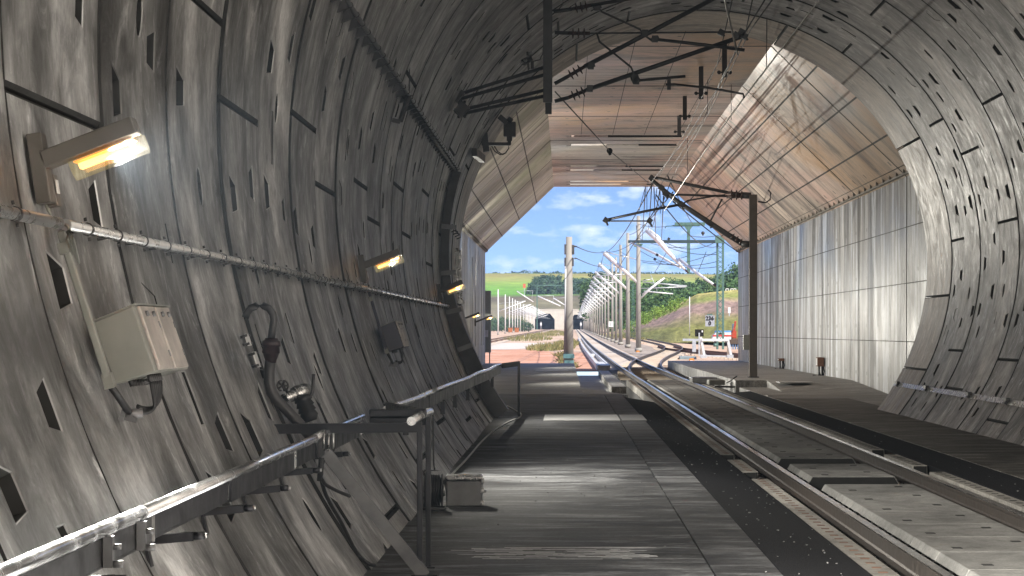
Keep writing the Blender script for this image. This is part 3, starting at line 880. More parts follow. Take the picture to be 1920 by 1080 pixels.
L(t, a2, 0, [q for q in t.nodes if q.type == 'OUTPUT_MATERIAL'][0], 'Surface')
M['lamp_glass'] = m
M['lamp_body'] = plain('lamp_housing_paint', (0.10, 0.09, 0.08), 0.5, 0.1, 0.15)
def lamp_dir():
    return Vector((0.93, 0, 0.36)).normalized()
def make_lamp(base, up, arm0, name_label, power, aim=(1.0, 0.0, 0.1)):
    """base: middle of the wall plate; up: direction up the wall"""
    base = Vector(base); up = Vector(up).normalized(); out = Vector((up.z, 0, -up.x))
    if out.x < 0: out = -out
    t_ = thing('tunnel_lamp', name_label, 'tunnel lamp', base, 'lamps along the left wall')
    mb = MB(); mb.bar(base - up * 0.14 + out * 0.03, base + up * 0.14 + out * 0.03, 0.11, 0.06, out); build('wall_plate', mb, M['lamp_body'], t_, bevel=0.004)
    mb = MB(); mb.bar(base - up * 0.15 + out * 0.035 + Vector((0, 0.115, 0)), base - up * 0.02 + out * 0.035 + Vector((0, 0.115, 0)), 0.09, 0.05, out); build('ballast_box', mb, M['lamp_body'], t_, bevel=0.004)
    mb = MB(); mb.bar(base - up * 0.10 + out * 0.067 + Vector((0, 0.09, 0)), base - up * 0.045 + out * 0.067 + Vector((0, 0.09, 0)), 0.05, 0.004, out); build('type_plate', mb, M['cover'], t_)
    d = lamp_dir(); nrm = Vector((-d.z, 0, d.x))
    a = base + out * 0.05 + up * 0.03; e = a + d * (arm0 + 0.39)
    mb = MB(); mb.bar(a, e, 0.125, 0.07, nrm); build('housing', mb, M['lamp_body'], t_, bevel=0.006)
    # lens below the housing
    g0 = a + d * (arm0 + 0.09) - nrm * 0.045; ln = 0.31
    mb = MB(); hw = 0.055
    sec = [(-hw, 0), (hw, 0), (hw * 0.85, -0.055), (hw * 0.3, -0.075), (-hw * 0.3, -0.075), (-hw * 0.85, -0.055)]
    loop = [g0 + Vector((0, s_, 0)) + nrm * q for s_, q in sec]
    mb.prism(loop, d * ln)
    build('lens', mb, M['lamp_glass'], t_)
    mb = MB()
    for s_ in (-0.02, 0.018):
        mb.tube([g0 + d * 0.035 + Vector((0, s_ - 0.015, 0)) - nrm * 0.03, g0 + d * (ln - 0.06) + Vector((0, s_ - 0.015, 0)) - nrm * 0.03], 0.0125, 10)
    build('fluorescent_tube', mb, M['tube_glow'], t_)
    mb = MB(); mb.bar(g0 + d * 0.02 - nrm * 0.006, g0 + d * (ln - 0.04) - nrm * 0.006, 0.088, 0.006, nrm); build('reflector', mb, emit_mat('reflector_glow', (0.9, 0.42, 0.10), 0.5) if 'refl' not in M else M['refl'], t_)
    ld = bpy.data.lights.new('lamp_light', 'SPOT'); ld.spot_size = R_(175); ld.spot_blend = 0.5; ld.shadow_soft_size = 0.025
    ld.energy = power; ld.color = (1.0, 0.975, 0.95)
    lo = bpy.data.objects.new('lamp_light', ld); col.objects.link(lo); lo.parent = t_
    lo.location = (g0 + d * ln * 0.55 - nrm * 0.052) - base
    lo.rotation_euler = Vector(aim).to_track_quat('-Z', 'Y').to_euler()
    return t_
M['refl'] = emit_mat('reflector_glow', (0.85, 0.30, 0.05), 0.42)
LNAMES = {10.4: 'large glowing amber lamp nearest the viewer on the left tunnel wall', 26.9: 'second glowing amber lamp on the left tunnel wall above the second cable box',
          43.4: 'glowing amber lamp beside the dark curved cable duct at the end of the rings',
          60: 'small lit lamp just past the tunnel ring, highest of the hall lamps', 76.5: 'small lit lamp on the left hall wall before the tall slots',
          93.0: 'small lit lamp on the left hall wall amid the tall slots', 109.5: 'small lit lamp at the far end of the left hall wall by the grey cabinet'}
for y in (-39.1, -22.6, -6.1, 10.4, 26.9, 43.4):  # the three behind the camera are unseen, added to brighten the bore
    h = 0.64; ph = phi_left(CAMZ + h)
    bpos = wall(ph, y, RT - 0.01)
    up = Vector((math.cos(ph), 0, -math.sin(ph)));  up = up if up.z > 0 else -up
    lab = LNAMES.get(y, 'unseen lamp added on the left wall behind the photographer')
    make_lamp(bpos, up, 0.0, lab, LAMP_W[y], (1, -0.2, 0.1) if y < 0 else (1, -0.12, 0.1) if y < 20 else (1, 0, 0.1))
for y, x0, h in ((60, -2.95, 0.62), (76.5, -3.55, 0.36), (93.0, -3.78, 0.36), (109.5, -3.78, 0.36)):
    if y < 70:
        t_ = make_lamp((HX0, y, CAMZ + 0.50), (0, 0, 1), 0.85, LNAMES[y], HALL_W * 0.12, (1, 0.3, 0.9))
    else:
        t_ = make_lamp((HX0, y, CAMZ + h), (0, 0, 1), 0.35, LNAMES[y], HALL_W, (1, -0.15, 0.9))
# ================================================================ conduit pipe on the left wall
pp = lambda Y: Vector((-2.008, Y, CAMZ + 0.428))
con = thing('conduit_pipe', 'long shiny clamped conduit pipe running along the left tunnel wall below the lamps', 'pipe', pp(26) - Vector((0, 0, 0.03)))
mb = MB(); mb.tube([pp(4), pp(10.36)], 0.024, 12); build('pipe', mb, M['galv'], con)
mb = MB(); mb.tube([pp(10.5), pp(44.8)], 0.024, 12); build('pipe', mb, M['galv'], con)
ph0 = phi_left(CAMZ + 0.428); outv = inward(ph0)
y = 4.5; i = 0
while y < 44.6:
    if abs(y - 10.43) > 0.2:
        mb = MB(); c = pp(y)
        mb.tube([c - Vector((0, 0.012, 0)), c + Vector((0, 0.012, 0))], 0.0285, 12)
        mb.bar(c - outv * 0.09, c - outv * 0.02, 0.03, 0.012)
        tv = Vector((outv.z, 0, -outv.x))
        mb.tube([c - tv * 0.035, c - tv * 0.05], 0.007, 6); mb.tube([c + tv * 0.035, c + tv * 0.05], 0.007, 6)
        build('clamp', mb, M['dark_steel'], con)
    y += 0.72
mb = MB()
for s_ in (0, 0.012, -0.012):
    mb.tube([pp(10.5 + s_), pp(10.46) + Vector((0.02, s_, -0.01)), pp(10.44) + Vector((0.03 + s_, 0, -0.06)), pp(10.6) + Vector((0.035, 0, -0.15))], 0.006, 6)
mb.tube([pp(10.45) + Vector((-0.03, 0, .0)), pp(10.44) + Vector((-0.06, 0, 0.06)), pp(10.42) + Vector((-0.085, 0, 0.12))], 0.006, 6)
build('loose_wire', mb, M['cabinet'], con)
# ================================================================ cable boxes
M['shaded_box'] = plain('shaded_cabinet_paint', (0.045, 0.046, 0.065), 0.45, 0.1, 0.15)  # cabinet colour darkened and blued: shade painted into the second box
def make_box(first):
    Y0 = 10.75
    A, B, C, D = [P(*q, Y0) for q in ((174.8, 603.7), (248.8, 572.6), (291.8, 697), (214.8, 720.7))]
    t_ = thing('cable_box', 'x', 'cable box', (A + D) / 2 + Vector((0, 0.47, 0)), 'cable boxes under the lamps')
    LB = 0.94
    mb = MB(); mb.prism([A, B, C, D], (0, LB, 0)); build('casing', mb, M['cabinet'], t_, bevel=0.006)
    fn = Vector((B.z - C.z, 0, C.x - B.x)).normalized()
    fn = fn if fn.x > 0 else -fn
    dn = (C - B)
    for k in (0, 1):
        y0 = 0.08 + k * 0.42; y1 = y0 + 0.37
        mb = MB(); q = [B + dn * 0.02 + Vector((0, y0, 0)), C - dn * 0.02 + Vector((0, y0, 0)), C - dn * 0.02 + Vector((0, y1, 0)), B + dn * 0.02 + Vector((0, y1, 0))]
        mb.prism(q, fn * 0.014); dr = build('door', mb, M['brushed'], t_, bevel=0.003)
        for zz in (0.3, 0.75):
            mb = MB(); c = B + dn * zz + Vector((0, y1 - 0.01, 0)); mb.bar(c - dn * 0.05 + fn * .012, c + dn * 0.05 + fn * .012, 0.022, 0.012, fn); build('hinge', mb, M['grey_steel'], dr)
        for yy in (0.1, 0.27):
            mb = MB(); c = B + dn * 0.14 + Vector((0, y0 + yy, 0)); mb.tube([c + fn * 0.014, c + fn * 0.026], 0.012, 12); build('latch', mb, M['grey_steel'], dr)
    mb = MB(); mb.prism([A + (B - A) * -0.02, B + (B - A) * 0.06, B + (B - A) * 0.06 + Vector((0, 0, 0.006)), A + (B - A) * -0.02 + Vector((0, 0, 0.006))], (0, LB + 0.02, 0)); build('rain_lip', mb, M['cabinet'], t_)
    dz = (D - A).normalized()
    for k in range(6):
        mb = MB(); c = D + (C - D) * 0.72 + Vector((0, 0.12 + k * 0.05, 0)); mb.tube([c, c + dz * 0.03], 0.012, 8); build('cable_gland', mb, M['dark_steel'], t_)
    for k in range(9):
        mb = MB(); c = D + (C - D) * 0.25 + Vector((0, 0.15 + k * 0.07, 0)); mb.tube([c, c + dz * 0.025], 0.012, 8); build('cable_gland', mb, M['dark_steel'], t_)
    e = P(243, 775, Y0 + 0.05)
    for k in range(6):
        mb = MB(); c = D + (C - D) * 0.72 + Vector((0, 0.12 + k * 0.05, 0)) + dz * 0.03
        pts = []
        p1 = c + Vector((0.01, 0, -0.09)); p2 = e + Vector((0.12 - k * 0.005, 0.1, -0.005))
        for i in range(13):
            u = i / 12
            pts.append(c * (1 - u) ** 3 + p1 * 3 * u * (1 - u) ** 2 + p2 * 3 * u * u * (1 - u) + (e + Vector((0.03, 0.02 * k / 6, 0.006 * k))) * u ** 3)
        mb.tube(pts, 0.008, 7); build('cable', mb, M['rubber'], t_)
    mb = MB(); mb.tube([e + Vector((-0.02, 0, -0.005)), e + Vector((0.05, 0.02, 0.0))], 0.022, 12); mb.bar(e + Vector((-0.035, 0, -0.03)), e + Vector((-0.01, 0, 0.035)), 0.05, 0.02)
    mb.bar(e + Vector((-0.03, 0, -0.015)), e + Vector((0.03, 0, -0.03)), 0.03, 0.02)
    build('cable_clamp', mb, M['grey_steel'], t_)
    a_, z_ = P(114, 432, Y0 - 0.25), P(206, 722, Y0 - 0.12)
    mb = MB(); mb.bar(a_, z_, 0.055, 0.03, (0.9, 0, 0.4)); build('drop_duct', mb, M['cabinet'], t_, bevel=0.006)
    mb = MB(); mb.bar(P(118, 455, Y0 - 0.25), P(124, 476, Y0 - 0.25), 0.065, 0.04, (0.9, 0, 0.4)); build('duct_clip', mb, M['cabinet'], t_); mb = MB(); mb.bar(P(200, 700, Y0 - 0.12), P(208, 728, Y0 - 0.12), 0.07, 0.04, (0.9, 0, 0.4)); build('duct_clip', mb, M['cabinet'], t_)
    mb = MB(); mb.tube([z_, z_ + Vector((0.02, 0.05, -0.04)), e], 0.015, 8); build('tail_pipe', mb, M['rubber'], t_)
    return t_
bx = make_box(True)
bx['label'] = 'large grey cable box with two brushed doors below the nearest lamp, cables looping beneath'
b2 = copy_tree(bx, Vector(bx.location) + Vector((0, 16.5, 0)), 'smaller looking cable box in painted shade farther along the left wall, under the second lamp')
for ch in b2.children:
    if ch.name.startswith(('casing', 'drop_duct')):
        ch.material_slots[0].link = 'OBJECT'; ch.material_slots[0].material = M['shaded_box']
# ================================================================ handrails
def rail_line(Y):
    return Vector((-1.47, Y, CAMZ - 0.63))
hr = thing('handrail', 'shiny tubular handrail on dark plates in the left foreground', 'handrail', (-1.47, 13, WZ))
mb = MB(); mb.tube([rail_line(5), rail_line(9.05)], 0.0245, 14); build('rail_tube', mb, M['chrome'], hr)
mb = MB(); mb.tube([rail_line(9.05), rail_line(15.3)], 0.0243, 14); build('rail_tube', mb, M['chrome'], hr)
mb = MB(); mb.tube([rail_line(15.3), rail_line(15.9) + Vector((0, 0, 0.012)), rail_line(18.9) + Vector((0, 0, 0.012))], 0.0245, 14); build('rail_tube', mb, M['chrome'], hr)
mb = MB()
for y in (9.05, 11.4, 15.3):
    c = rail_line(y); mb.tube([c - Vector((0, .008, 0)), c + Vector((0, .008, 0))], 0.0262, 14)
build('rail_sleeve', mb, M['grey_steel'], hr)
M['plate'] = plain('dark_plate_steel', (0.028, 0.028, 0.033), 0.38, 0.5, 0.3)
for a, bq, dx in ((5, 9.3, 0), (8.6, 11.55, -0.02), (11.5, 14.2, 0.0), (14.0, 15.6, -0.015), (15.5, 18.8, 0.0)):
    mb = MB(); mb.box((-1.475 + dx, (a + bq) / 2, CAMZ - 0.703), (0.012, bq - a, 0.09)); mb.box((-1.485 + dx, (a + bq) / 2, CAMZ - 0.748), (0.035, bq - a, 0.008)); build('rail_plate', mb, M['plate'], hr)
    mb = MB(); mb.box((-1.466 + dx, bq - 0.01, CAMZ - 0.70), (0.012, 0.014, 0.095)); build('plate_end', mb, M['galv'], hr)
for y in (8.3, 8.95):
    mb = MB(); mb.box((-1.45, y, CAMZ - 0.70), (0.03, 0.04, 0.10)); mb.tube([(-1.435, y, CAMZ - 0.74), (-1.405, y, CAMZ - 0.74)], 0.013, 6); mb.tube([(-1.435, y, CAMZ - 0.685), (-1.41, y, CAMZ - 0.685)], 0.011, 6); build('joint_bolt', mb, M['grey_steel'], hr)
for y in (6.5, 8.4, 10.2, 11.8, 13.3, 15.0, 17.0):
    mb = MB(); zz = CAMZ - 0.80; xw = CX - math.sqrt(RT ** 2 - (zz - CZ) ** 2)
    mb.bar((xw - 0.02, y, zz - 0.02), (-1.45, y, zz), 0.05, 0.035); mb.bar((xw + 0.012, y, zz + 0.05), (xw + 0.05, y, zz - 0.12), 0.06, 0.012, (1, 0, 0.3)); mb.tube([(-1.45, y, zz), (-1.41, y, zz + .002)], 0.016, 8)
    build('wall_bracket', mb, M['plate'], hr); mb = MB(); mb.tube([(-1.41, y, zz + .002), (-1.398, y, zz + .002)], 0.011, 6); build('bolt_head', mb, M['galv'], hr)
# leaning strut and its twin plate
s0, s1 = P(607, 845, 16.0), P(797, 1079, 16.0)
mb = MB(); mb.bar(s0, s1, 0.10, 0.07); build('leaning_strut', mb, M['plate'], hr, bevel=0.01)
mb = MB(); mb.bar(s0 + (s1 - s0) * 0.02 + Vector((0, -0.06, 0.015)), s1 + Vector((0, -.06, 0.0)), 0.014, 0.075); build('strut_edge', mb, M['grey_steel'], hr)
mb = MB(); mb.box((s1.x, 16.0, WZ + 0.008), (0.16, 0.16, 0.016)); build('foot_plate', mb, M['plate'], hr)
mb = MB()
for q in (0, 1, 2):
    mb.tube([P(607 + 9 * q, 812, 15.2), P(607 + 9 * q, 845, 15.2)], 0.007, 8)
build('threaded_rod', mb, M['galv'], hr)
mb = MB(); mb.bar(P(493, 797, 16.0), P(790, 794, 16.0), 0.05, 0.012); mb.bar(P(500, 806, 16.02), P(790, 803, 16.02), 0.010, 0.05); build('cross_bar', mb, M['plate'], hr)
mb = MB(); mb.bar(P(693, 775, 16.1) , P(800, 774, 16.1), 0.06, 0.05); mb.bar(P(693, 793, 16.1), P(790, 792, 16.1), 0.02, 0.07); build('upper_bar', mb, M['plate'], hr, bevel=0.008)
for x, y, top in ((787, 16.05, 800), (803, 16.55, 776)):
    p0 = P(x, top, y); mb = MB(); mb.bar(p0, (p0.x, y, WZ), 0.034, 0.034, (0, 1, 0)); mb.box((p0.x, y, WZ + .006), (0.09, 0.09, 0.012)); build('gate_post', mb, M['plate'], hr, bevel=0.004)
mb = MB(); mb.tube([P(771, 790, 15.4), P(790, 778, 16.1), P(806, 772, 16.8)], 0.027, 12); build('end_tube', mb, M['chrome'], hr)
hr2 = thing('handrail', 'second shiny handrail sloping away along the left wall to a single end post', 'handrail', (-1.3, 33, WZ))
def rl2(Y):
    u = (Y - 21.5) / 24.5
    return Vector((-1.47 + 0.34 * u + 0.012 * math.sin(Y * 1.1), Y, CAMZ - 0.645 + 0.06 * u + 0.008 * math.sin(Y * 0.9)))
ys = [21.5 + 24.5 * i / 30 for i in range(31)]
mb = MB(); mb.tube([rl2(y) for y in ys if y < 27.3], 0.026, 12); build('rail_tube', mb, M['chrome'], hr2)
mb = MB(); mb.tube([rl2(y) for y in ys if y >= 27.0], 0.025, 12); build('rail_tube', mb, M['chrome'], hr2)
for a, bq in ((21.6, 26.8), (26.9, 31.0), (31.05, 36), (36.05, 41), (41.05, 45.6)):
    p, q = rl2(a), rl2(bq); mb = MB(); mb.bar(p - Vector((0, 0, 0.09)), q - Vector((0, 0, 0.09)), 0.014, 0.12); build('rail_plate', mb, M['plate'], hr2)
for y in (23.5, 26.2, 29, 31.5, 34.5, 38, 42):
    p = rl2(y); zz = p.z - 0.15; xw = CX - math.sqrt(RT ** 2 - (zz - CZ) ** 2)
    mb = MB(); mb.bar((xw - 0.01, y, zz - 0.03), (p.x, y, zz), 0.05, 0.04); mb.bar(p - Vector((0, 0, 0.14)), p - Vector((0.0, 0, 0.30)), 0.05, 0.03); build('wall_bracket', mb, M['plate'], hr2)
e0 = rl2(46); e1 = P(975, 681.5, 46)
mb = MB(); mb.bar(e0 - Vector((0, 0, .02)), e1, 0.05, 0.09); build('end_bar', mb, M['plate'], hr2, bevel=.006)
mb = MB(); mb.bar(e1 + Vector((-0.02, 0, 0.04)), (e1.x - 0.02, 46, WZ), 0.045, 0.045, (0, 1, 0)); build('end_post', mb, M['plate'], hr2, bevel=.004)
mb = MB(); mb.bar(P(725, 764, 21.4), P(803, 780, 17.0), 0.02, 0.09); mb.bar(P(725, 756, 21.4), P(803, 771, 17.0), 0.05, 0.012); build('return_bar', mb, M['plate'], hr2)
# ================================================================ cables on the floor and under the rail
def cable(name, pts, r, mat, label, cat='cable', sub=4):
    out = []
    n = len(pts)
    for i in range(n - 1):
        p0, p1, p2, p3 = pts[max(0, i - 1)], pts[i], pts[i + 1], pts[min(n - 1, i + 2)]
        for k in range(sub):
            u = k / sub
            out.append(0.5 * ((2 * p1) + (p2 - p0) * u + (2 * p0 - 5 * p1 + 4 * p2 - p3) * u * u + (3 * p1 - p0 - 3 * p2 + p3) * u ** 3))
    out.append(pts[-1])
    mb = MB(); mb.tube(out, r, 8)
    return tag(build(name, mb, mat), label, cat)
def fl(px, py, z=WZ + 0.012):
    return P(px, py, (CAMZ - z) * FPX / (py - VY))
cable('floor_cable', [fl(951, 761), fl(968, 770), fl(977, 776), fl(974, 783), fl(960, 788), fl(942, 797), fl(920, 812), fl(900, 831), fl(884, 850), fl(868, 868), fl(852, 884), fl(846, 891)], 0.012, M['white_cable'],
      'thin white cable lying on the walkway from the handrail end post to the grey case')
cable('hanging_cable', [P(606, 862, 15.3), P(601, 890, 15.3), P(612, 930, 15.4), P(640, 980, 15.6), P(668, 1035, 15.9), P(690, 1056, 15.9), P(702, 1060, 16.1)], 0.012, M['rubber'],
      'black cable hanging from the foreground handrail down the wall to the floor')
cable('hanging_cable', [P(605, 860, 15.25), P(604, 900, 15.2), P(625, 917, 15.4), P(655, 930, 15.8)], 0.011, M['rubber'], 'short black cable looping from the handrail joint to the leaning strut')
cable('hanging_cable', [P(812, 770, 19.0), P(813, 860, 19.0), P(815, 880, 18.9)], 0.006, M['rubber'], 'thin dark cable hanging straight down from the handrail to the cable reel')
mb = MB(); mb.tube([P(603, 858, 15.2), P(599, 902, 15.2)], 0.016, 8)
tag(build('cable_sleeve', mb, M['rubber']), 'thick black sleeve hanging under the foreground handrail joint', 'sleeve')
# ================================================================ equipment case and reel
Yc = 22.3
c0, c1 = fl(836, 950, WZ), fl(903, 950, WZ)
cs = thing('equipment_case', 'dark grey metal equipment case with bright lid and corner fittings on the walkway', 'case', ((c0.x + c1.x) / 2, c0.y + 0.15, WZ))
mb = MB(); mb.span((c0.x, c0.y, WZ), (c1.x, c0.y + 0.3, WZ + 0.22)); build('body', mb, M['grey_steel'], cs, bevel=0.012)
mb = MB(); mb.span((c0.x - 0.004, c0.y - 0.004, WZ + 0.222), (c1.x + 0.004, c0.y + 0.304, WZ + 0.265)); build('lid', mb, M['galv'], cs, bevel=0.012)
for zz in (WZ + 0.03, WZ + 0.14, WZ + 0.22):
    mb = MB(); mb.box((c1.x + 0.006, c0.y + 0.02, zz), (0.03, 0.05, 0.045)); build('corner_fitting', mb, M['galv'], cs, bevel=0.005)
mb = MB(); mb.tube([(c1.x, c0.y + .1, WZ + .12), (c1.x + .03, c0.y + .1, WZ + .12), (c1.x + .03, c0.y + .2, WZ + .12), (c1.x, c0.y + .2, WZ + .12)], 0.007, 8); build('handle', mb, M['galv'], cs)
rx = P(812, 950, 22.0).x
rl = thing('cable_reel', 'black cable reel in a tubular frame standing beside the grey case', 'cable reel', (rx, 22.0, WZ))
mb = MB(); fr = [(rx - .08, 21.85, WZ + .01), (rx - .08, 21.85, WZ + .31), (rx - .06, 21.85, WZ + .335), (rx + .08, 21.85, WZ + .335)]
mb.tube(fr, 0.009, 8); mb.tube([(rx - .08, 21.85, WZ + .012), (rx + .1, 21.85, WZ + .012), (rx + .1, 22.15, WZ + .012), (rx - .08, 22.15, WZ + .012), (rx - .08, 22.15, WZ + .3)], 0.009, 8); build('frame', mb, M['dark_steel'], rl)
mb = MB(); mb.steps((rx - 0.07, 22.0, WZ + .16), (rx + 0.08, 22.0, WZ + .16), [(0, 0.14), (0.06, 0.14), (0.07, 0.10), (0.5, 0.115), (0.93, 0.10), (0.94, 0.14), (1, 0.14)], 22); build('drum', mb, M['rubber'], rl)
mb = MB(); mb.tube([(rx + .085, 22.0, WZ + .16), (rx + .1, 22.0, WZ + .16)], 0.05, 14); build('hub', mb, M['galv'], rl)
mb = MB()
for k in range(6):
    a = k; mb.tube([(rx - .05 + .02 * k + 0.004 * math.sin(t * 3), 22 + .125 * math.cos(t), WZ + .16 + .125 * math.sin(t)) for t in [i * .4 for i in range(17)]], 0.01, 6)
build('wound_cable', mb, M['rubber'], rl)
# ================================================================ hydrant pipe with hook end
hp = thing('hydrant_pipe', 'dark hooked standpipe with a coupling and valve beside the left wall', 'standpipe', P(560, 800, 16.4))
Yh = 16.2
hook = [(460, 596), (463, 587), (470, 578), (481, 573.5), (493, 573), (504, 578), (511, 588), (513.5, 600), (511, 618), (508, 640)]
mb = MB(); mb.tube([P(x, y, Yh) for x, y in hook], 0.0235, 14); build('hook', mb, M['dark_steel'], hp)
mb = MB(); mb.steps(P(509, 634, Yh), P(507.5, 680, Yh), [(0, .038), (.1, .045), (.12, .055), (.32, .06), (.34, .052), (.6, .056), (.62, .05), (.9, .036), (1, .033)], 18); build('coupling', mb, plain('dark_red_rubber', (0.03, 0.012, 0.014), 0.5), hp)
mb = MB(); mb.tube([P(507, 675, Yh), P(505, 695, Yh), P(505, 718, Yh), P(509, 735, Yh), P(518, 749, Yh), P(535, 766, Yh), P(560, 793, Yh), P(610, 852, Yh)], 0.034, 16); build('pipe', mb, M['dark_steel'], hp)
mb = MB(); mb.steps(P(532, 748, Yh + .25), P(572, 733, Yh + .5), [(0, .03), (.35, .03), (.36, .037), (.42, .037), (.43, .03), (.55, .03), (.56, .05), (.68, .05), (.69, .055), (.8, .055), (1, .05)], 18); build('valve', mb, M['galv'], hp)
mb = MB(); mb.steps(P(566, 742, Yh + .4), P(583, 790, Yh + .4), [(0, .045), (.2, .06), (.22, .048), (.4, .06), (.42, .048), (.6, .06), (.62, .048), (.8, .06), (1, .04)], 18); build('hose_stub', mb, M['rubber'], hp)
mb = MB(); mb.tube([P(574, 744, Yh + .4), P(582, 744, Yh + .4), P(586, 735, Yh + .4), P(588, 701, Yh + .4)], 0.011, 8); build('lever', mb, M['dark_steel'], hp)
mb = MB(); c = P(530, 723, Yh + .3)
for k in range(5):
    a = 2 * math.pi * k / 5; mb.tube([c, c + Vector((0.032 * math.cos(a), 0, 0.032 * math.sin(a)))], 0.008, 6)
mb.tube([c + Vector((0.034 * math.cos(t), 0, 0.034 * math.sin(t))) for t in [i * math.pi / 8 for i in range(17)]], 0.007, 6); mb.tube([c, P(540, 738, Yh + .35)], 0.009, 6); build('hand_wheel', mb, M['dark_steel'], hp)
mb = MB(); mb.bar(P(503, 745, Yh + .1), P(515, 785, Yh + .1), 0.03, 0.03); mb.bar(P(484, 700, Yh + .15), P(508, 703, Yh + .1), 0.03, 0.05); build('bracket', mb, M['dark_steel'], hp)
# small plates on the wall, standing just off it
for (px, py, ln, lab) in ((465, 637, 0.075, 'upper of two small metal plates bolted to the wall beside the hooked pipe'), (481, 674, 0.10, 'lower of two small metal plates bolted to the wall beside the hooked pipe')):
    h = (VY - py); k0, k1 = 12.0, 20.0
    for _ in range(40):
        km = (k0 + k1) / 2; q = P(px, py, km)
        if (q.x - CX) ** 2 + (q.z - CZ) ** 2 > (RT - 0.03) ** 2: k1 = km
        else: k0 = km
    q = P(px, py, k0); ph = math.atan2(q.x - CX, q.z - CZ); tv = Vector((math.cos(ph), 0, -math.sin(ph)))
    tt = thing('wall_plate', lab, 'metal plate', q)
    mb = MB(); mb.bar(q - tv * ln / 2, q + tv * ln / 2, 0.16, 0.008, inward(ph)); build('plate', mb, M['cover'], tt)
    for a, bq in ((-1, -1), (-1, 1), (1, -1), (1, 1)):
        mb = MB(); c = q + tv * (a * (ln / 2 - .012)) + Vector((0, bq * 0.08, 0)); mb.tube([c - inward(ph) * .03, c + inward(ph) * .012], 0.008, 8); build('bolt', mb, M['dark_steel'], tt)
# ================================================================ comb of brackets with cable under the crown
bl = lambda Y: Vector((-1.853, Y, CAMZ + 2.807))
cb = thing('bracket_cable', 'cable run carried on a long comb of dark brackets high on the left wall', 'cable run', bl(33))
phb = phi_left(CAMZ + 2.807, RT); wv = -inward(phb)
mb = MB(); mb.tube([bl(14), bl(45.3)], 0.021, 10); build('cable', mb, M['grey_steel'], cb)
mb = MB(); mb.tube([bl(31) + wv * 0.06 + Vector((0, 0, -0.03)), bl(45.3) + wv * .06 + Vector((0, 0, -0.03))], 0.03, 8); build('cable', mb, M['rubber'], cb)
tvb = Vector((math.cos(phb), 0, -math.sin(phb)))
tvb = tvb if tvb.z < 0 else -tvb
y = 15.0
while y < 45.2:
    c = bl(y); mb = MB()
    mb.prism([c + tvb * 0.025, c - tvb * 0.02, c + wv * 0.11 - tvb * 0.03, c + wv * 0.12 + tvb * 0.12], (0, 0.05, 0))
    mb.tube([c + Vector((0, 0, 0)), c + Vector((0, 0.05, 0))], 0.029, 8)
    build('bracket', mb, M['dark_steel'], cb)
    y += 0.68 if y < 31 else 0.6
mb = MB(); c = bl(31.0); mb.tube([c, c + Vector((0.0, .1, 0.35))], 0.008, 6); mb.bar(c, c + Vector((-0.10, -.1, -0.33)), 0.05, 0.04); mb.bar(c + Vector((-0.10, -.1, -0.33)), c + Vector((-0.2, -.1, -0.31)), 0.05, 0.05); build('hanger', mb, M['dark_steel'], cb)
# the duct that follows the girth of the bore down to the floor
du = thing('cable_duct', 'dark curved cable duct running down the left tunnel wall to the floor', 'cable duct', wall(phi_left(WZ), 45.4))
a0, a1 = phi_left(bl(45).z, RT), -R_(127)
mb = MB(); vs = []; n = 40
for i in range(n + 1):
    a = a0 + (a1 - a0) * i / n; wdt = 0.16 + 0.12 * smooth(0.35, 0.8, i / n)
    for r, yy in ((RT - 0.005, 45.35), (RT - wdt, 45.35), (RT - wdt, 45.75), (RT - 0.005, 45.75)):
        vs.append(wall(a, yy, r))
fs = [(i * 4 + k, i * 4 + (k + 1) % 4, i * 4 + 4 + (k + 1) % 4, i * 4 + 4 + k) for i in range(n) for k in range(4)] + [(0, 1, 2, 3), tuple(n * 4 + k for k in range(4))]
mb.add(vs, fs); build('duct', mb, M['dark_steel'], du)
for fr_ in (0.22, 0.4, 0.55, 0.7, 0.83):
    a = a0 + (a1 - a0) * fr_; mb = MB(); tv = Vector((math.cos(a), 0, -math.sin(a)))
    c = wall(a, 45.33, RT - 0.12); mb.bar(c - tv * .04, c + tv * .04, 0.03, 0.3, inward(a)); build('clip', mb, M['grey_steel'], du)
# bundle of cable loops on the ring beside it
cl = thing('cable_loops', 'small bundle of dark looped cables on the left side of the pale end ring', 'cable loops', P(848, 434, 47.0))
for k in range(6):
    mb = MB(); c = P(838 + k * 3.2, 419 + k * 4.4, 46.9); mb.tube([c + Vector((0, .0, .04)), c + Vector((.07, 0, .02)), c + Vector((.09, 0, -.04)), c + Vector((.02, 0, -.07))], 0.012, 6); build('loop', mb, M['rubber'], cl)
# two pipes running up the pale ring
for k, (r, yy) in enumerate(((RT - 0.05, 51.2), (RT - 0.05, 52.4))):
    mb = MB(); mb.tube([wall(a0 - 0.25 + (R_(-100) - a0 + .25) * i / 24, yy, r) for i in range(25)], 0.03, 8)
    for i in range(3, 24, 5):
        mb.tube([wall(a0 - 0.25 + (R_(-100) - a0 + .25) * i / 24, yy - .05, r), wall(a0 - 0.25 + (R_(-100) - a0 + .25) * i / 24, yy + .05, r)], 0.05, 8)
    tag(build('ring_pipe', mb, M['galv']), ('nearer' if k == 0 else 'farther') + ' of two slim pipes curving up the left of the pale end ring', 'pipe')
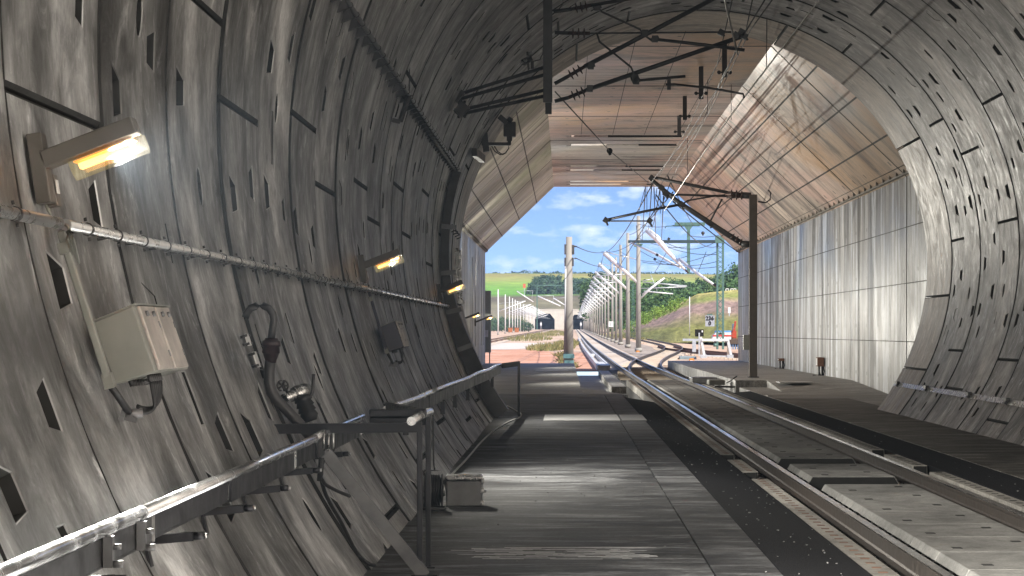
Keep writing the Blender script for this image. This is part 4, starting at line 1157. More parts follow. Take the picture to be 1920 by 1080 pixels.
# ================================================================ earthing strip low on the right wall
phs = phi_right(CAMZ - 1.095)
sp = thing('earthing_strip', 'pale flat metal strip with dark clamps low along the right tunnel wall', 'metal strip', wall(phs, 46, RT - .03))
mb = MB(); c0 = wall(phs, 34, RT - 0.05); c1 = wall(phs, 53.2, RT - 0.05)
mb.bar(c0, c1, 0.09, 0.008, inward(phs)); build('strip', mb, M['galv'], sp)
for y in (36.0, 39.6, 43.3, 48.4, 52.6):
    mb = MB(); c = wall(phs, y, RT - 0.06); tv = Vector((math.cos(phs), 0, -math.sin(phs)))
    mb.bar(c - tv * 0.05, c + tv * 0.05, 0.12, 0.05, inward(phs)); mb.box(c + inward(phs) * .03 + tv * -.02, (0.06, 0.35, 0.05)); build('clamp', mb, M['dark_steel'], sp)
# ================================================================ sensor box at the crown's left shoulder
sn = thing('sensor_box', 'dark sensor box on a bracket arm high on the left of the tunnel mouth', 'sensor', P(912, 270, 50))
def px_box(a, bq, Y, dep, mat, name, parent, bev=0.0):
    p, q = P(*a, Y), P(*bq, Y); mb = MB(); mb.span(p, q + Vector((0, dep, 0))); return build(name, mb, mat, parent, bevel=bev)
px_box((944, 228), (967, 256), 50, 0.25, M['dark_steel'], 'housing', sn, 0.02)
px_box((950, 255), (960, 264), 50, 0.1, M['dark_steel'], 'neck', sn)
mb = MB(); mb.tube([P(955, 264, 50), P(955, 272, 50)], 0.035, 8); mb.bar(P(903, 270, 50), P(957, 270, 50), 0.09, 0.06); build('arm', mb, M['dark_steel'], sn)
mb = MB(); mb.bar(P(936, 218, 50), P(950, 230, 50), 0.08, 0.1); mb.tube([P(952, 222, 50), P(960, 228, 50)], 0.05, 8); build('visor', mb, M['dark_steel'], sn)
mb = MB(); mb.bar(P(908, 250, 50), P(912, 285, 50), 0.12, 0.1); mb.bar(P(889, 285, 48), P(905, 298, 50), 0.1, 0.14); build('foot', mb, M['dark_steel'], sn)
for dx in (0, 5):
    mb = MB(); mb.tube([P(922 + dx, 274, 50), P(928 + dx, 284, 50), P(938 + dx, 290, 50), P(948, 287, 50), P(954, 278, 50), P(954, 268, 50)], 0.012, 6); build('wire', mb, M['dark_steel'], sn)
# ================================================================ overhead line supports
def insulator(mb, p, q, r0=0.022, r1=0.06, ribs=3):
    prof = [(0, r0)]
    for k in range(ribs):
        t0 = 0.25 + 0.5 * k / max(1, ribs - 1)
        prof += [(t0 - 0.05, r0), (t0 - 0.02, r1), (t0 + 0.02, r1 * 0.9), (t0 + 0.04, r0)]
    prof += [(1, r0)]
    mb.steps(p, q, prof, 12)
def rod(name, pts, r, mat, parent):
    mb = MB(); mb.tube([P(*q) if len(q) == 3 else q for q in pts], r, 9); return build(name, mb, mat, parent)
S = thing('overhead_support', 'dark drop post with cantilever tubes and insulators hanging from the tunnel crown', 'overhead line support', P(1027, 100, 40))
mb = MB(); mb.bar(P(1027, -25, 40), P(1027, 192, 40), 0.14, 0.14, (0, 1, 0)); build('drop_post', mb, M['dark_steel'], S, bevel=.006)
mb = MB(); mb.bar(P(1027.5, -12, 40.6), P(1028.5, 214, 40.6), 0.10, 0.10, (0, 1, 0)); build('rear_post', mb, M['dark_steel'], S)
for a, bq in (((860, 177), (1022, 126)), ((858, 187), (1022, 140)), ((866, 206), (1022, 169)), ((868, 213), (1022, 180))):
    rod('wall_stay', [(*a, 40), (*bq, 40.1)], 0.028, M['dark_steel'], S)
for a in ((857, 178), (866, 206)):
    mb = MB(); c = P(*a, 40); mb.box(c, (0.16, 0.3, 0.2), Matrix.Rotation(R_(40), 3, 'Y'))
    for k in range(6):
        an = k * 1.05; mb.tube([c, c + Vector((0.10 * math.cos(an), -.1, 0.14 * math.sin(an)))], 0.022, 6)
    build('wall_anchor', mb, M['dark_steel'], S)
CANT = [((1036, 165), (1400, 65), (1062, 146), (1092, 133), 0.05), ((1036, 192), (1395, 64), (1066, 182), (1095, 170), 0.05)]
# two diagonal tubes, far set starts low at the post
def strut_set(Yq, p, i0, i1, q, r):
    mb = MB(); mb.tube([P(*p, Yq), P(*i0, Yq)], 0.03, 8); mb.tube([P(*i1, Yq), P(*q, Yq)], r, 10); build('cantilever_tube', mb, M['dark_steel'], S)
    mb = MB(); insulator(mb, P(*i0, Yq), P(*i1, Yq), 0.028, 0.085, 3); build('insulator', mb, M['ceramic'], S)
strut_set(40, (1040, 157), (1062, 145), (1096, 125), (1345, -6), 0.036)
strut_set(40.1, (1040, 190), (1066, 183), (1102, 168), (1395, 67), 0.036)
strut_set(39.9, (1038, 22), (1072, 17), (1108, 10), (1240, -12), 0.028)
strut_set(40.2, (1040, 61), (1064, 62), (1106, 62.5), (1375, 60), 0.014)
rod('stay_rod', [(1120, 12, 40), (1128, 22, 40), (1200, 55, 40), (1208, 66, 40), (1222, 76, 40)], 0.016, M['dark_steel'], S)
rod('stay_rod', [(1119, 62, 40), (1124, 78, 40), (1183, 126, 40), (1190, 142, 40), (1195, 151, 40)], 0.016, M['dark_steel'], S)
rod('registration_arm', [(1222, 73, 40), (1320, 84, 40), (1396, 94, 40)], 0.026, M['dark_steel'], S)
rod('registration_arm', [(1195, 151, 40), (1240, 147, 40), (1285, 143, 40)], 0.022, M['dark_steel'], S)
rod('steady_arm', [(1264, 158, 40), (1330, 165, 40), (1393, 176, 40), (1395, 184, 40)], 0.018, M['dark_steel'], S)
mb = MB()
for (x, y) in ((1209, 62), (1228, 73), (1190, 146), (1193, 152), (1108, 124), (1106, 166), (1120, 14)):
    c = P(x, y, 40); mb = MB(); mb.box(c, (0.09, 0.09, 0.1)); mb.tube([c - Vector((0.06, 0, 0.02)), c + Vector((0.06, 0, 0.02))], 0.03, 8); build('clamp', mb, M['dark_steel'], S)
for (x, y) in ((1352, 61), (1380, 66), (1396, 68), (1390, 60)):
    c = P(x, y, 40); mb = MB(); mb.box(c, (0.09, 0.1, 0.09), Matrix.Rotation(0.5, 3, 'Y')); mb.tube([c, c + Vector((0.05, 0, -0.06))], 0.02, 6); build('clamp', mb, M['dark_steel'], S)
px_box((1251, 147), (1258, 168), 40, 0.06, M['dark_steel'], 'drop_bracket', S)
px_box((1248, 156), (1266, 160), 40, 0.05, M['dark_steel'], 'drop_bracket', S)
mb = MB(); mb.tube([P(1036, 20, 40), P(1048, 17, 40), P(1055, 8, 40), P(1055, -10, 40)], 0.01, 6); build('jumper', mb, M['dark_steel'], S)
mb = MB(); mb.tube([P(1000, 115, 40), P(1012, 112, 40), P(1018, 100, 40), P(1018, 84, 40)], 0.01, 6); build('jumper', mb, M['dark_steel'], S)
dv = thing('earth_clamp', 'small dark bolted clamp on the upper stay left of the drop post', 'clamp', P(988, 112, 40))
mb = MB(); mb.tube([P(979, 118, 40), P(997, 108, 40)], 0.05, 8); mb.box(P(992, 106, 40), (0.08, 0.08, 0.14)); mb.box(P(998, 122, 40), (0.05, 0.05, 0.12)); build('body', mb, M['dark_steel'], dv)
for q in ((979, 119), (993, 100), (985, 113)):
    mb = MB(); c = P(*q, 39.9); mb.sphere(c, 0.03); build('bolt', mb, M['galv'], dv)
# thin bars hanging below the hall roof (droppers with clamps)
for i, (x, y0, y1, Yq) in enumerate(((1358.5, 68, 145, 62.0), (1314.5, 95, 186, 67.5), (1284, 168, 225, 76.0), (1273.5, 198, 254, 83.0))):
    top = P(x, y0, Yq); yt = (RZ - 0.01)
    t_ = thing('roof_hanger', '%s of the four vertical steel hangers under the hall roof' % ('nearest', 'second nearest', 'third nearest', 'farthest')[i], 'hanger', (top.x, Yq, P(x, y1, Yq).z), 'hangers under the hall roof')
    mb = MB(); mb.bar((top.x, Yq, yt), P(x, y1, Yq), 0.12, 0.06, (0, 1, 0)); build('flat_bar', mb, M['dark_steel'], t_)
    mb = MB(); c = P(x, y1 - (y1 - y0) * 0.12, Yq); mb.tube([c - Vector((0.17, 0, 0)), c + Vector((0.17, 0, 0))], 0.025, 6); mb.sphere(c - Vector((0.13, 0, 0)), 0.05, 8, 5); mb.sphere(c + Vector((0.13, 0, 0)), 0.05, 8, 5); build('clamp', mb, M['dark_steel'], t_)
# ================================================================ wires
def wire(pts, r, label, mat='dark_steel', cat='overhead wire', name='overhead_wire', group=None):
    mb = MB(); mb.tube([P(*q) if not isinstance(q, Vector) else q for q in pts], r, 6)
    return tag(build(name, mb, M[mat]), label, cat, group)
M['copper_wire'] = plain('worn_contact_wire', (0.35, 0.33, 0.31), 0.35, 0.9, 0.1)
wire([(1600, -85, 31), (1536, 0, 36), (1394, 184, 40.5), (1310, 300, 55), (1246, 395, 79)], 0.012, 'contact wire running from the top edge down past the steady arm to the dark mast', 'copper_wire')
wire([(1340, -85, 34), (1359, 0, 37), (1383, 102, 40.3)], 0.016, 'bright messenger wire dropping from the top edge to the cantilever clamp', 'copper_wire')
wire([(1440, -10, 36), (1395, 64, 40), (1340, 175, 52), (1290, 255, 64), (1222, 341, 79)], 0.012, 'messenger wire from the cantilever clamp down the hall towards the dark mast')
wire([(1452, -6, 36), (1408, 55, 42), (1330, 210, 56), (1262, 330, 79)], 0.010, 'thin feeder wire between messenger and contact wire')
wire([(1412, -6, 38), (1398, 60, 44), (1318, 225, 60), (1240, 345, 85)], 0.010, 'thin feeder wire left of the messenger wire')
wire([(1374, -5, 40), (1345, 120, 50), (1290, 240, 62), (1233, 335, 86)], 0.009, 'thin slack wire leftmost of those under the hall roof')
wire([(1041, 172, 40.5), (1142, 282, 55), (1216, 343, 75)], 0.011, 'straight dark stay wire crossing below the hall roof with a round weight on it')
mb = MB(); mb.sphere(P(1143, 283, 55), 0.065, 12, 8); mb.tube([P(1143, 286, 55), P(1144, 291, 55)], 0.03, 8); tag(build('wire_weight', mb, M['dark_steel']), 'round dark weight threaded on the stay wire under the hall roof', 'weight')
for i, (xa, ya, xb, yb, Yq) in enumerate(((1438, 33, 1437, 128, 41), (1371, 158, 1371, 225, 58), (1327, 150, 1326, 215, 62), (1289, 255, 1289, 330, 72))):
    wire([(xa, ya, Yq), (xb, yb, Yq)], 0.008, 'thin vertical dropper wire between the overhead wires', group='dropper wires in the hall')
pv = thing('hall_drop_arm', 'dark bent arm reaching right under the hall roof to hold the contact wire', 'arm', P(1330, 166, 62))
# ================================================================ dark mast in the hall with its cantilever
HM = 79.0
mt = thing('hall_mast', 'dark steel mast on the right platform carrying a cantilever over the track', 'mast', (P(1412, 0, HM).x, HM, 0.2))
bpy.data.objects.remove(pv)
mb = MB(); pm = P(1412, 365, HM); mb.bar((pm.x, HM, 0.2), pm, 0.24, 0.24, (0, 1, 0)); build('mast_post', mb, plain('brown_mast_paint', (0.075, 0.062, 0.052), 0.6, 0.1, 0.2), mt, bevel=.01)
mb = MB(); mb.box((pm.x, HM, 0.215), (0.34, 0.34, 0.03)); build('base_plate', mb, M['dark_steel'], mt)
def hrod(name, pts, r): return rod(name, [(*q, HM) for q in pts], r, M['dark_steel'], mt)
hrod('cantilever_tube', [(1365, 361), (1228, 333)], 0.05); hrod('cantilever_tube', [(1365, 368), (1272, 365), (1250, 366)], 0.035)
hrod('cantilever_tube', [(1395, 457), (1366, 439), (1272, 378), (1218, 334)], 0.06); hrod('cantilever_tube', [(1392, 459), (1362, 441), (1300, 400), (1250, 364)], 0.05)
hrod('stay_rod', [(1360, 365), (1325, 370), (1290, 376), (1277, 384)], 0.025); hrod('stay_rod', [(1354, 373), (1330, 418)], 0.028)
for pq in ((1362, 361, 1400, 365), (1362, 369, 1400, 368), (1366, 439, 1396, 458)):
    mb = MB(); insulator(mb, P(pq[0], pq[1], HM), P(pq[2], pq[3], HM), 0.05, 0.115, 3); build('insulator', mb, M['ceramic'], mt)
for q in ((1390, 366, 1408, 367), (1390, 457, 1406, 458)):
    mb = MB(); mb.tube([P(q[0], q[1], HM), P(q[2], q[3], HM)], 0.1, 8); build('swivel_bracket', mb, M['dark_steel'], mt)
hrod('registration_arm', [(1278, 383), (1210, 396), (1133, 413)], 0.04); hrod('steady_arm', [(1140, 414.5), (1218, 414.5), (1222, 425)], 0.024)
mb = MB()
for q in ((1222, 334), (1240, 352), (1248, 363), (1278, 383), (1330, 418), (1136, 413), (1218, 414)):
    c = P(*q, HM); mb = MB(); mb.box(c, (0.16, 0.16, 0.16), Matrix.Rotation(0.6, 3, 'Y')); mb.tube([c, c + Vector((.06, 0, -.16))], 0.035, 6); build('clamp', mb, M['dark_steel'], mt)
mb = MB(); mb.tube([P(1421, 378, HM), P(1436, 380, HM), P(1444, 374, HM), P(1445, 362, HM), P(1441, 356, HM)], 0.025, 6); build('jumper', mb, M['dark_steel'], mt)
for i, q in enumerate(((1198, 396, 1209, 354), (1213, 400, 1213, 350), (1238, 400, 1238, 352))):
    wire([(q[0], q[1], HM), (q[2], q[3], HM + 2)], 0.01, 'thin vertical dropper wire near the dark mast cantilever', group='dropper wires by the dark mast')
wire([(1232, 352, HM), (1229, 372, HM), (1238, 392, HM), (1262, 330, HM + 1)], 0.014, 'slack looped jumper wire hanging under the dark mast cantilever')
# small box on the mast
px_box((1394, 628), (1406, 656), HM, 0.3, M['cabinet'], 'switch_box', mt, 0.01)
# ================================================================ small cabinets on the right hall wall
def wallcab(px, top, bot, w_, Yq, mat, label, floorpy):
    x = HX1; zt = CAMZ - (top - VY) * Yq / FPX; zb = CAMZ - (bot - VY) * Yq / FPX
    t_ = thing('wall_cabinet', label, 'cabinet', (x - 0.15, Yq, zb))
    mb = MB(); mb.span((x - 0.24, Yq, zb), (x - 0.03, Yq + w_, zt)); build('casing', mb, mat, t_, bevel=.01)
    mb = MB(); mb.span((x - 0.25, Yq + 0.03, zb + 0.03), (x - 0.242, Yq + w_ - 0.03, zt - 0.03)); build('door', mb, M['white_paint'], t_)
    for k in range(2):
        mb = MB(); xx = x - 0.08 - 0.1 * k; mb.tube([(xx, Yq + .1, zb), (xx, Yq + .1, zb - 0.3), (xx - (0.2 if k else 0), Yq + .1, 0.2)], 0.03, 8); build('cable', mb, M['rubber'], t_)
    mb = MB(); mb.tube([(x - .05, Yq + .05, zb), (x - .03, Yq - 0.05, zb - 0.16), (x - .06, Yq - .05, zb - .3), (x - .14, Yq, zb - .3), (x - .2, Yq, zb - .1)], 0.022, 8); build('loop', mb, M['rubber'], t_)
    return t_
wallcab(1545, 670, 687, 0.45, 82.5, M['rust'], 'brown cabinet with dangling cables, the nearer one on the right hall wall', 718)
wallcab(1467, 672, 677, 0.35, 97.5, M['rust'], 'tiny brown cabinet with dangling cables, the farther one on the right hall wall', 701)
# track-side gear on the right before the platform
g1 = thing('point_machine', 'flat dark point machine with a bar beside the right rail in the hall', 'point machine', P(1325, 722, 76))
mb = MB(); mb.span(P(1297, 708, 82), P(1345, 719, 82) + Vector((0, 1.6, 0))); build('cover', mb, M['grey_steel'], g1, bevel=.03)
mb = MB(); mb.span(P(1329, 712.5, 76), P(1360, 722, 76) + Vector((0, 1.1, 0))); build('cover', mb, M['cabinet'], g1, bevel=.03)
mb = MB(); mb.bar(P(1340, 724.5, 75), P(1378, 725.5, 75), 0.3, 0.05); mb.tube([P(1362, 718, 76), P(1370, 714, 76), P(1382, 705, 76)], 0.02, 6); build('drive_rod', mb, M['dark_steel'], g1)
# ================================================================ outdoors: ground and hills
def ground_mat(name, stops, sc1=(0.12, 0.05, 1), sc2=(1.5, 0.8, 1), bump=0.3):
    m, t, b = new_mat(name)
    tcn = N(t, 'ShaderNodeTexCoord')
    n1 = noise_on(t, tcn, 'Object', sc1, 6, 0.65, (2, 3, 0), 0.4); n2 = noise_on(t, tcn, 'Object', sc2, 5, 0.7)
    mix = math2(t, 'ADD', math2(t, 'MULTIPLY', (n1, 'Fac'), 0.6), math2(t, 'MULTIPLY', (n2, 'Fac'), 0.4))
    r = ramp(t, stops); L(t, mix[0], mix[1], r, 'Fac'); L(t, r, 'Color', b, 'Base Color')
    b.inputs['Roughness'].default_value = 0.95
    b.inputs['Specular IOR Level'].default_value = 0.2
    bp = N(t, 'ShaderNodeBump', Strength=bump, Distance=0.05); L(t, n2, 'Fac', bp, 'Height'); L(t, bp, 'Normal', b, 'Normal')
    return m
M['sand'] = ground_mat('pale_gravel', [(0.36, (0.42, 0.24, 0.15)), (0.48, (0.56, 0.39, 0.28)), (0.6, (0.62, 0.50, 0.40)), (0.7, (0.46, 0.29, 0.19))])
M['red_gravel'] = ground_mat('red_gravel', [(0.38, (0.45, 0.20, 0.12)), (0.5, (0.58, 0.31, 0.21)), (0.62, (0.66, 0.43, 0.33))], (0.3, 0.15, 1), (2.5, 1.2, 1))
M['ballast'] = ground_mat('track_ballast', [(0.38, (0.22, 0.17, 0.14)), (0.5, (0.36, 0.30, 0.25)), (0.62, (0.48, 0.42, 0.36))], (0.3, 0.2, 1), (6, 5, 1), 0.8)
M['slabtrack'] = ground_mat('sunlit_track_slab', [(0.38, (0.46, 0.36, 0.27)), (0.5, (0.58, 0.49, 0.40)), (0.62, (0.64, 0.57, 0.49))], (0.2, 0.05, 1), (3, 0.4, 1))
# far terrain: colour follows the crops at each height
m, t, b = new_mat('far_fields')
tcn = N(t, 'ShaderNodeTexCoord'); sep = N(t, 'ShaderNodeSeparateXYZ'); L(t, tcn, 'Object', sep, 0)
nz = noise_on(t, tcn, 'Object', (0.012, 0.012, 0.05), 6, 0.65); nz2 = noise_on(t, tcn, 'Object', (0.05, 0.05, 0.2), 5, 0.7)
zj = math2(t, 'ADD', (sep, 'Z'), math2(t, 'MULTIPLY', math2(t, 'SUBTRACT', (nz, 'Fac'), 0.5), 9.0))
fz = rng(t, zj, 0, 70)
r = ramp(t, [(0.03, (0.30, 0.22, 0.14)), (0.10, (0.20, 0.19, 0.09)), (0.19, (0.16, 0.135, 0.09)), (0.27, (0.19, 0.17, 0.10)), (0.345, (0.15, 0.12, 0.085)), (0.385, (0.13, 0.32, 0.035)), (0.56, (0.2, 0.38, 0.05)), (0.68, (0.33, 0.36, 0.08)), (0.80, (0.32, 0.27, 0.08)), (0.9, (0.27, 0.32, 0.08))])
L(t, fz[0], fz[1], r, 'Fac')
c = mixc(t, (r, 'Color'), rng(t, (nz2, 'Fac'), 0.3, 0.7, 0.62, 1.4), 1.0, 'MULTIPLY')
L(t, c[0], c[1], b, 'Base Color'); b.inputs['Roughness'].default_value = 0.95; b.inputs['Specular IOR Level'].default_value = 0.1
M['fields'] = m
def terrain(x, y):
    z = gz(min(y, 1585)) - 0.32
    f = smooth(1592, 1700, y) * 24 + smooth(1690, 2900, y) * 41
    f *= 0.94 + 0.1 * noise.noise(Vector((x * 0.0016, y * 0.0011, 3)))
    # cutting sides rise earlier left and right of the line
    lf = smooth(45, 260, -x) * smooth(700, 1500, y) * 20; rg_ = smooth(60, 300, x) * smooth(620, 1200, y) * 26
    z += max(f, lf, rg_)
    z += smooth(1500, 1800, y) * 1.6 * noise.noise(Vector((x * 0.01, y * 0.01, 0)))
    return z
ysl = [124.02, 130, 150, 180, 220, 280, 350, 450, 560, 680, 820, 980, 1120, 1260, 1400, 1500, 1586] + [1592 + 14 * i for i in range(9)] + [1740 + 60 * i for i in range(22)] + [3300, 4200, 6000, 9000]
xsl = [-4000, -2200, -1200, -800] + [-600 + 40 * i for i in range(31)] + [800, 1200, 2200, 4000]
xsl = sorted(set(xsl + [-60, -30, -20, -12, -6, 0, 6, 12, 20, 30, 60]))
mb = MB(); nx = len(xsl)
def inhall(y): return y
mb.add([(x, y, terrain(x, y)) for y in ysl for x in xsl],
       [(j * nx + i, j * nx + i + 1, (j + 1) * nx + i + 1, (j + 1) * nx + i) for j in range(len(ysl) - 1) for i in range(nx - 1)], True)
struct('ground', mb, M['fields'], loc=(0, 0, 0))
# the earth beside and behind the hall, up to the roof of the hood (the tunnel runs into a hill)
mb = MB()
mb.span((-400, -400, -1.4), (HX0 - TH - 0.02, 123.98, -0.35)); mb.span((HX1 + TH + 0.02, -400, -1.4), (400, 123.98, -0.36))
struct('outer_ground', mb, M['sand'])
mb = MB()
hsec = [(-260, -0.4), (-60, 14), (CX - 9, 18), (CX + 9, 18), (60, 14), (260, -0.4)]
mb.add([(x, y, z) for y in (-420, HY0 - 1) for x, z in hsec], [(i, i + 1, 7 + i, 6 + i) for i in range(5)])
struct('hill', mb, M['fields'])
def sheet(name, rows, mat, dz=0.0, ny=1):
    """rows: (y, x0, x1); follows the slight gradient"""
    mb = MB(); vs = []
    for y, x0, x1 in rows:
        vs += [(x0, y, gz(y) + dz), (x1, y, gz(y) + dz)]
    mb.add(vs, [(2 * i, 2 * i + 1, 2 * i + 3, 2 * i + 2) for i in range(len(rows) - 1)])
    return struct(name, mb, mat)
far = [124.03, 200, 300, 450, 650, 900, 1200, 1584]
sheet('gravel', [(y, -70, 90) for y in far], M['sand'], -0.30)
sheet('red_gravel', [(y, x0, x1) for y, x0, x1 in ((124.05, -14, 0.9), (150, -14, 0.75), (195, -16, -0.2), (225, -18, -1.6), (250, -22, -6))], M['red_gravel'], -0.292)
sheet('red_gravel', [(y, x0, x1) for y, x0, x1 in ((124.05, 0.55, 1.7), (150, 0.6, 1.75), (210, 0.4, 1.8))], M['red_gravel'], -0.286)
sheet('track_bed', [(y, TC - 1.5 + tshift(y), TC + 1.5 + tshift(y)) for y in [124.04, 180] + [200 + 30 * i for i in range(47)]], M['slabtrack'], -0.235)
sheet('ballast_strip', [(y, TC + 1.7 + tshift(y), TC + 5.5 + tshift(y)) for y in [175, 230, 280] + [300 + 60 * i for i in range(22)]], M['ballast'], -0.286)
sheet('track_bed', [(y, -11.9 + tshift(y) * 0.2, -8.0 + tshift(y) * 0.2) for y in far], M['slabtrack'], -0.25)
sheet('haul_road', [(236, -40, -5), (262, -40, -1.0), (300, -40, 0.2), (330, -40, -2)], plain('pale_road', (0.62, 0.55, 0.48), 0.9, 0, 0.12, 0.4), -0.276)
# trough beside the track outside
tr_ = thing('cable_channel', 'open pale concrete cable channel beside the sunlit track', 'cable channel', (1.9, 200, -0.29))
mb = MB()
for x0, x1 in ((1.52, 1.66), (2.05, 2.14)):
    ysx = [124.1, 160, 200, 250, 320, 420]
    for a, bq in zip(ysx, ysx[1:]):
        mb.prism([(x0 + tshift(a), a, -0.3 + gz(a)), (x1 + tshift(a), a, -0.3 + gz(a)), (x1 + tshift(a), a, -0.02 + gz(a)), (x0 + tshift(a), a, -0.02 + gz(a))], (tshift(bq) - tshift(a), bq - a - 0.05, gz(bq) - gz(a)))
build('channel_wall', mb, M['cover'], tr_)
mb = MB(); mb.span((1.67, 124.1, -0.29), (2.04, 140, -0.03)); mb.span((1.67, 176, -0.27), (2.04, 181, 0.05)); build('channel_lid', mb, M['cover'], tr_)
# ================================================================ the right hillside
m, t, b = new_mat('hillside_grass')
uv = N(t, 'ShaderNodeUVMap', _uv_map='UVMap'); sep = N(t, 'ShaderNodeSeparateXYZ'); L(t, uv, 'UV', sep, 0)
n1 = noise_on(t, uv, 'UV', (5, 4, 1), 6, 0.65, (1, 1, 0), 0.6); n2 = noise_on(t, uv, 'UV', (40, 16, 1), 5, 0.7)
vv = math2(t, 'ADD', (sep, 'Y'), math2(t, 'MULTIPLY', math2(t, 'SUBTRACT', (n1, 'Fac'), 0.5), 0.30))
r = ramp(t, [(0.04, (0.52, 0.48, 0.16)), (0.28, (0.54, 0.50, 0.14)), (0.40, (0.60, 0.48, 0.22)), (0.50, (0.66, 0.44, 0.31)), (0.68, (0.60, 0.40, 0.30)), (0.75, (0.66, 0.50, 0.27)), (0.82, (0.46, 0.50, 0.13)), (0.96, (0.6, 0.52, 0.18))])
L(t, vv[0], vv[1], r, 'Fac')
c = mixc(t, (r, 'Color'), rng(t, (n2, 'Fac'), 0.3, 0.7, 0.55, 1.45), 1.0, 'MULTIPLY')
c = mixc(t, c, (0.42, 0.34, 0.18), rng(t, (n1, 'Fac'), 0.60, 0.72, 0, 0.6))
L(t, c[0], c[1], b, 'Base Color'); b.inputs['Roughness'].default_value = 0.95; b.inputs['Specular IOR Level'].default_value = 0.1
M['slope'] = m
bot = [(1120, 631, 640), (1165, 634, 500), (1205, 640, 395), (1260, 643, 330), (1320, 641, 300), (1400, 644, 262), (1500, 650, 225), (1650, 660, 190)]
top = [(1120, 627, 700), (1165, 619, 560), (1205, 603, 470), (1255, 579, 410), (1308, 551, 368), (1352, 546, 340), (1420, 540, 310), (1540, 520, 270), (1720, 490, 235)]
def lerp_poly(pl, u):
    k = u * (len(pl) - 1); i = min(len(pl) - 2, int(k)); f = k - i
    return P(*pl[i]).lerp(P(*pl[i + 1]), f)
mb = MB(); nu, nv = 80, 16; vs = []; uvs = []
for i in range(nu + 1):
    for j in range(nv + 1):
        u, v_ = i / nu, j / nv
        p = lerp_poly(bot, u).lerp(lerp_poly(top, u), v_)
        p.z += math.sin(v_ * math.pi) * 0.35 + 0.30 * noise.noise(Vector((p.x * 0.35, p.y * 0.06, 1))) * math.sin(v_ * math.pi)
        vs.append(p); uvs.append((u, v_))
for i in range(nu + 1):                           # a back side so that the bank is a body
    p = lerp_poly(top, i / nu).copy(); p.y += 60; p.x += 45; p.z = -0.5; vs.append(p); uvs.append((i / nu, 1))
base = (nu + 1) * (nv + 1)
fs = [(i * (nv + 1) + j, (i + 1) * (nv + 1) + j, (i + 1) * (nv + 1) + j + 1, i * (nv + 1) + j + 1) for i in range(nu) for j in range(nv)]
fs += [(i * (nv + 1) + nv, (i + 1) * (nv + 1) + nv, base + i + 1, base + i) for i in range(nu)]
mb.add(vs, fs, True)
hs = struct('hillside', mb, M['slope'], loc=(20, 350, 0))
ul = hs.data.uv_layers.new(name='UVMap')
for lp in hs.data.loops:
    ul.data[lp.index].uv = uvs[lp.vertex_index]
# ================================================================ trees and shrubs
def leaf_mat(name, a, bcol, c_):
    m, t, b = new_mat(name)
    at = N(t, 'ShaderNodeVertexColor', _layer_name='tone'); oi = N(t, 'ShaderNodeObjectInfo')
    sm_ = math2(t, 'ADD', math2(t, 'MULTIPLY', (at, 'Color'), 0.75), math2(t, 'MULTIPLY', (oi, 'Random'), 0.25))
    r = ramp(t, [(0.1, a), (0.5, bcol), (0.9, c_)]); L(t, sm_[0], sm_[1], r, 'Fac'); L(t, r, 'Color', b, 'Base Color')
    b.inputs['Roughness'].default_value = 0.7; b.inputs['Specular IOR Level'].default_value = 0.25
    return m
M['leaf'] = leaf_mat('tree_leaves', (0.025, 0.06, 0.025), (0.065, 0.135, 0.045), (0.12, 0.2, 0.06))
M['leaf2'] = leaf_mat('shrub_leaves', (0.10, 0.18, 0.035), (0.2, 0.32, 0.06), (0.3, 0.4, 0.09))
M['leaf3'] = leaf_mat('far_leaves', (0.03, 0.065, 0.04), (0.055, 0.11, 0.06), (0.09, 0.16, 0.07))
M['bark'] = plain('bark', (0.06, 0.045, 0.035), 0.9, 0, 0.3, 3)
def crown_mesh(name, seed, h, wd, nclump, nleaf, lsize, mat, low=0.25):
    r_ = random.Random(seed); v = []; f = []; tn = []
    for k in range(nclump):
        a = r_.uniform(0, 6.283); zz = r_.random(); rad = wd / 2 * math.sqrt(r_.random()) * (0.55 + 0.6 * math.sin(math.pi * min(1, zz * 0.85 + 0.12)))
        c = Vector((rad * math.cos(a), rad * math.sin(a), h * (low + (1 - low) * zz * 0.93)))
        cr = wd * r_.uniform(0.11, 0.2); tone = r_.uniform(0.1, 0.9)
        for q in range(nleaf):
            d = Vector((r_.gauss(0, 1), r_.gauss(0, 1), r_.gauss(0, 0.8))).normalized() * cr * r_.random() ** 0.4
            p = c + d; s_ = lsize * r_.uniform(0.6, 1.4)
            nrm = (d.normalized() + Vector((r_.gauss(0, .6), r_.gauss(0, .6), r_.gauss(0, .6)))).normalized()
            x = nrm.orthogonal().normalized(); y = nrm.cross(x)
            o = len(v); v += [p + x * s_, p + y * s_ * 0.7, p - x * s_, p - y * s_ * 0.7]; f.append((o, o + 1, o + 2, o + 3)); tn += [min(1, max(0, tone + r_.uniform(-.2, .2)))] * 4
    me = bpy.data.meshes.new(name); me.from_pydata([tuple(q) for q in v], [], f); me.materials.append(mat)
    ca = me.color_attributes.new('tone', 'FLOAT_COLOR', 'CORNER'); ca.data.foreach_set('color', [x for q in tn for x in (q, q, q, 1)])
    me.update(); return me
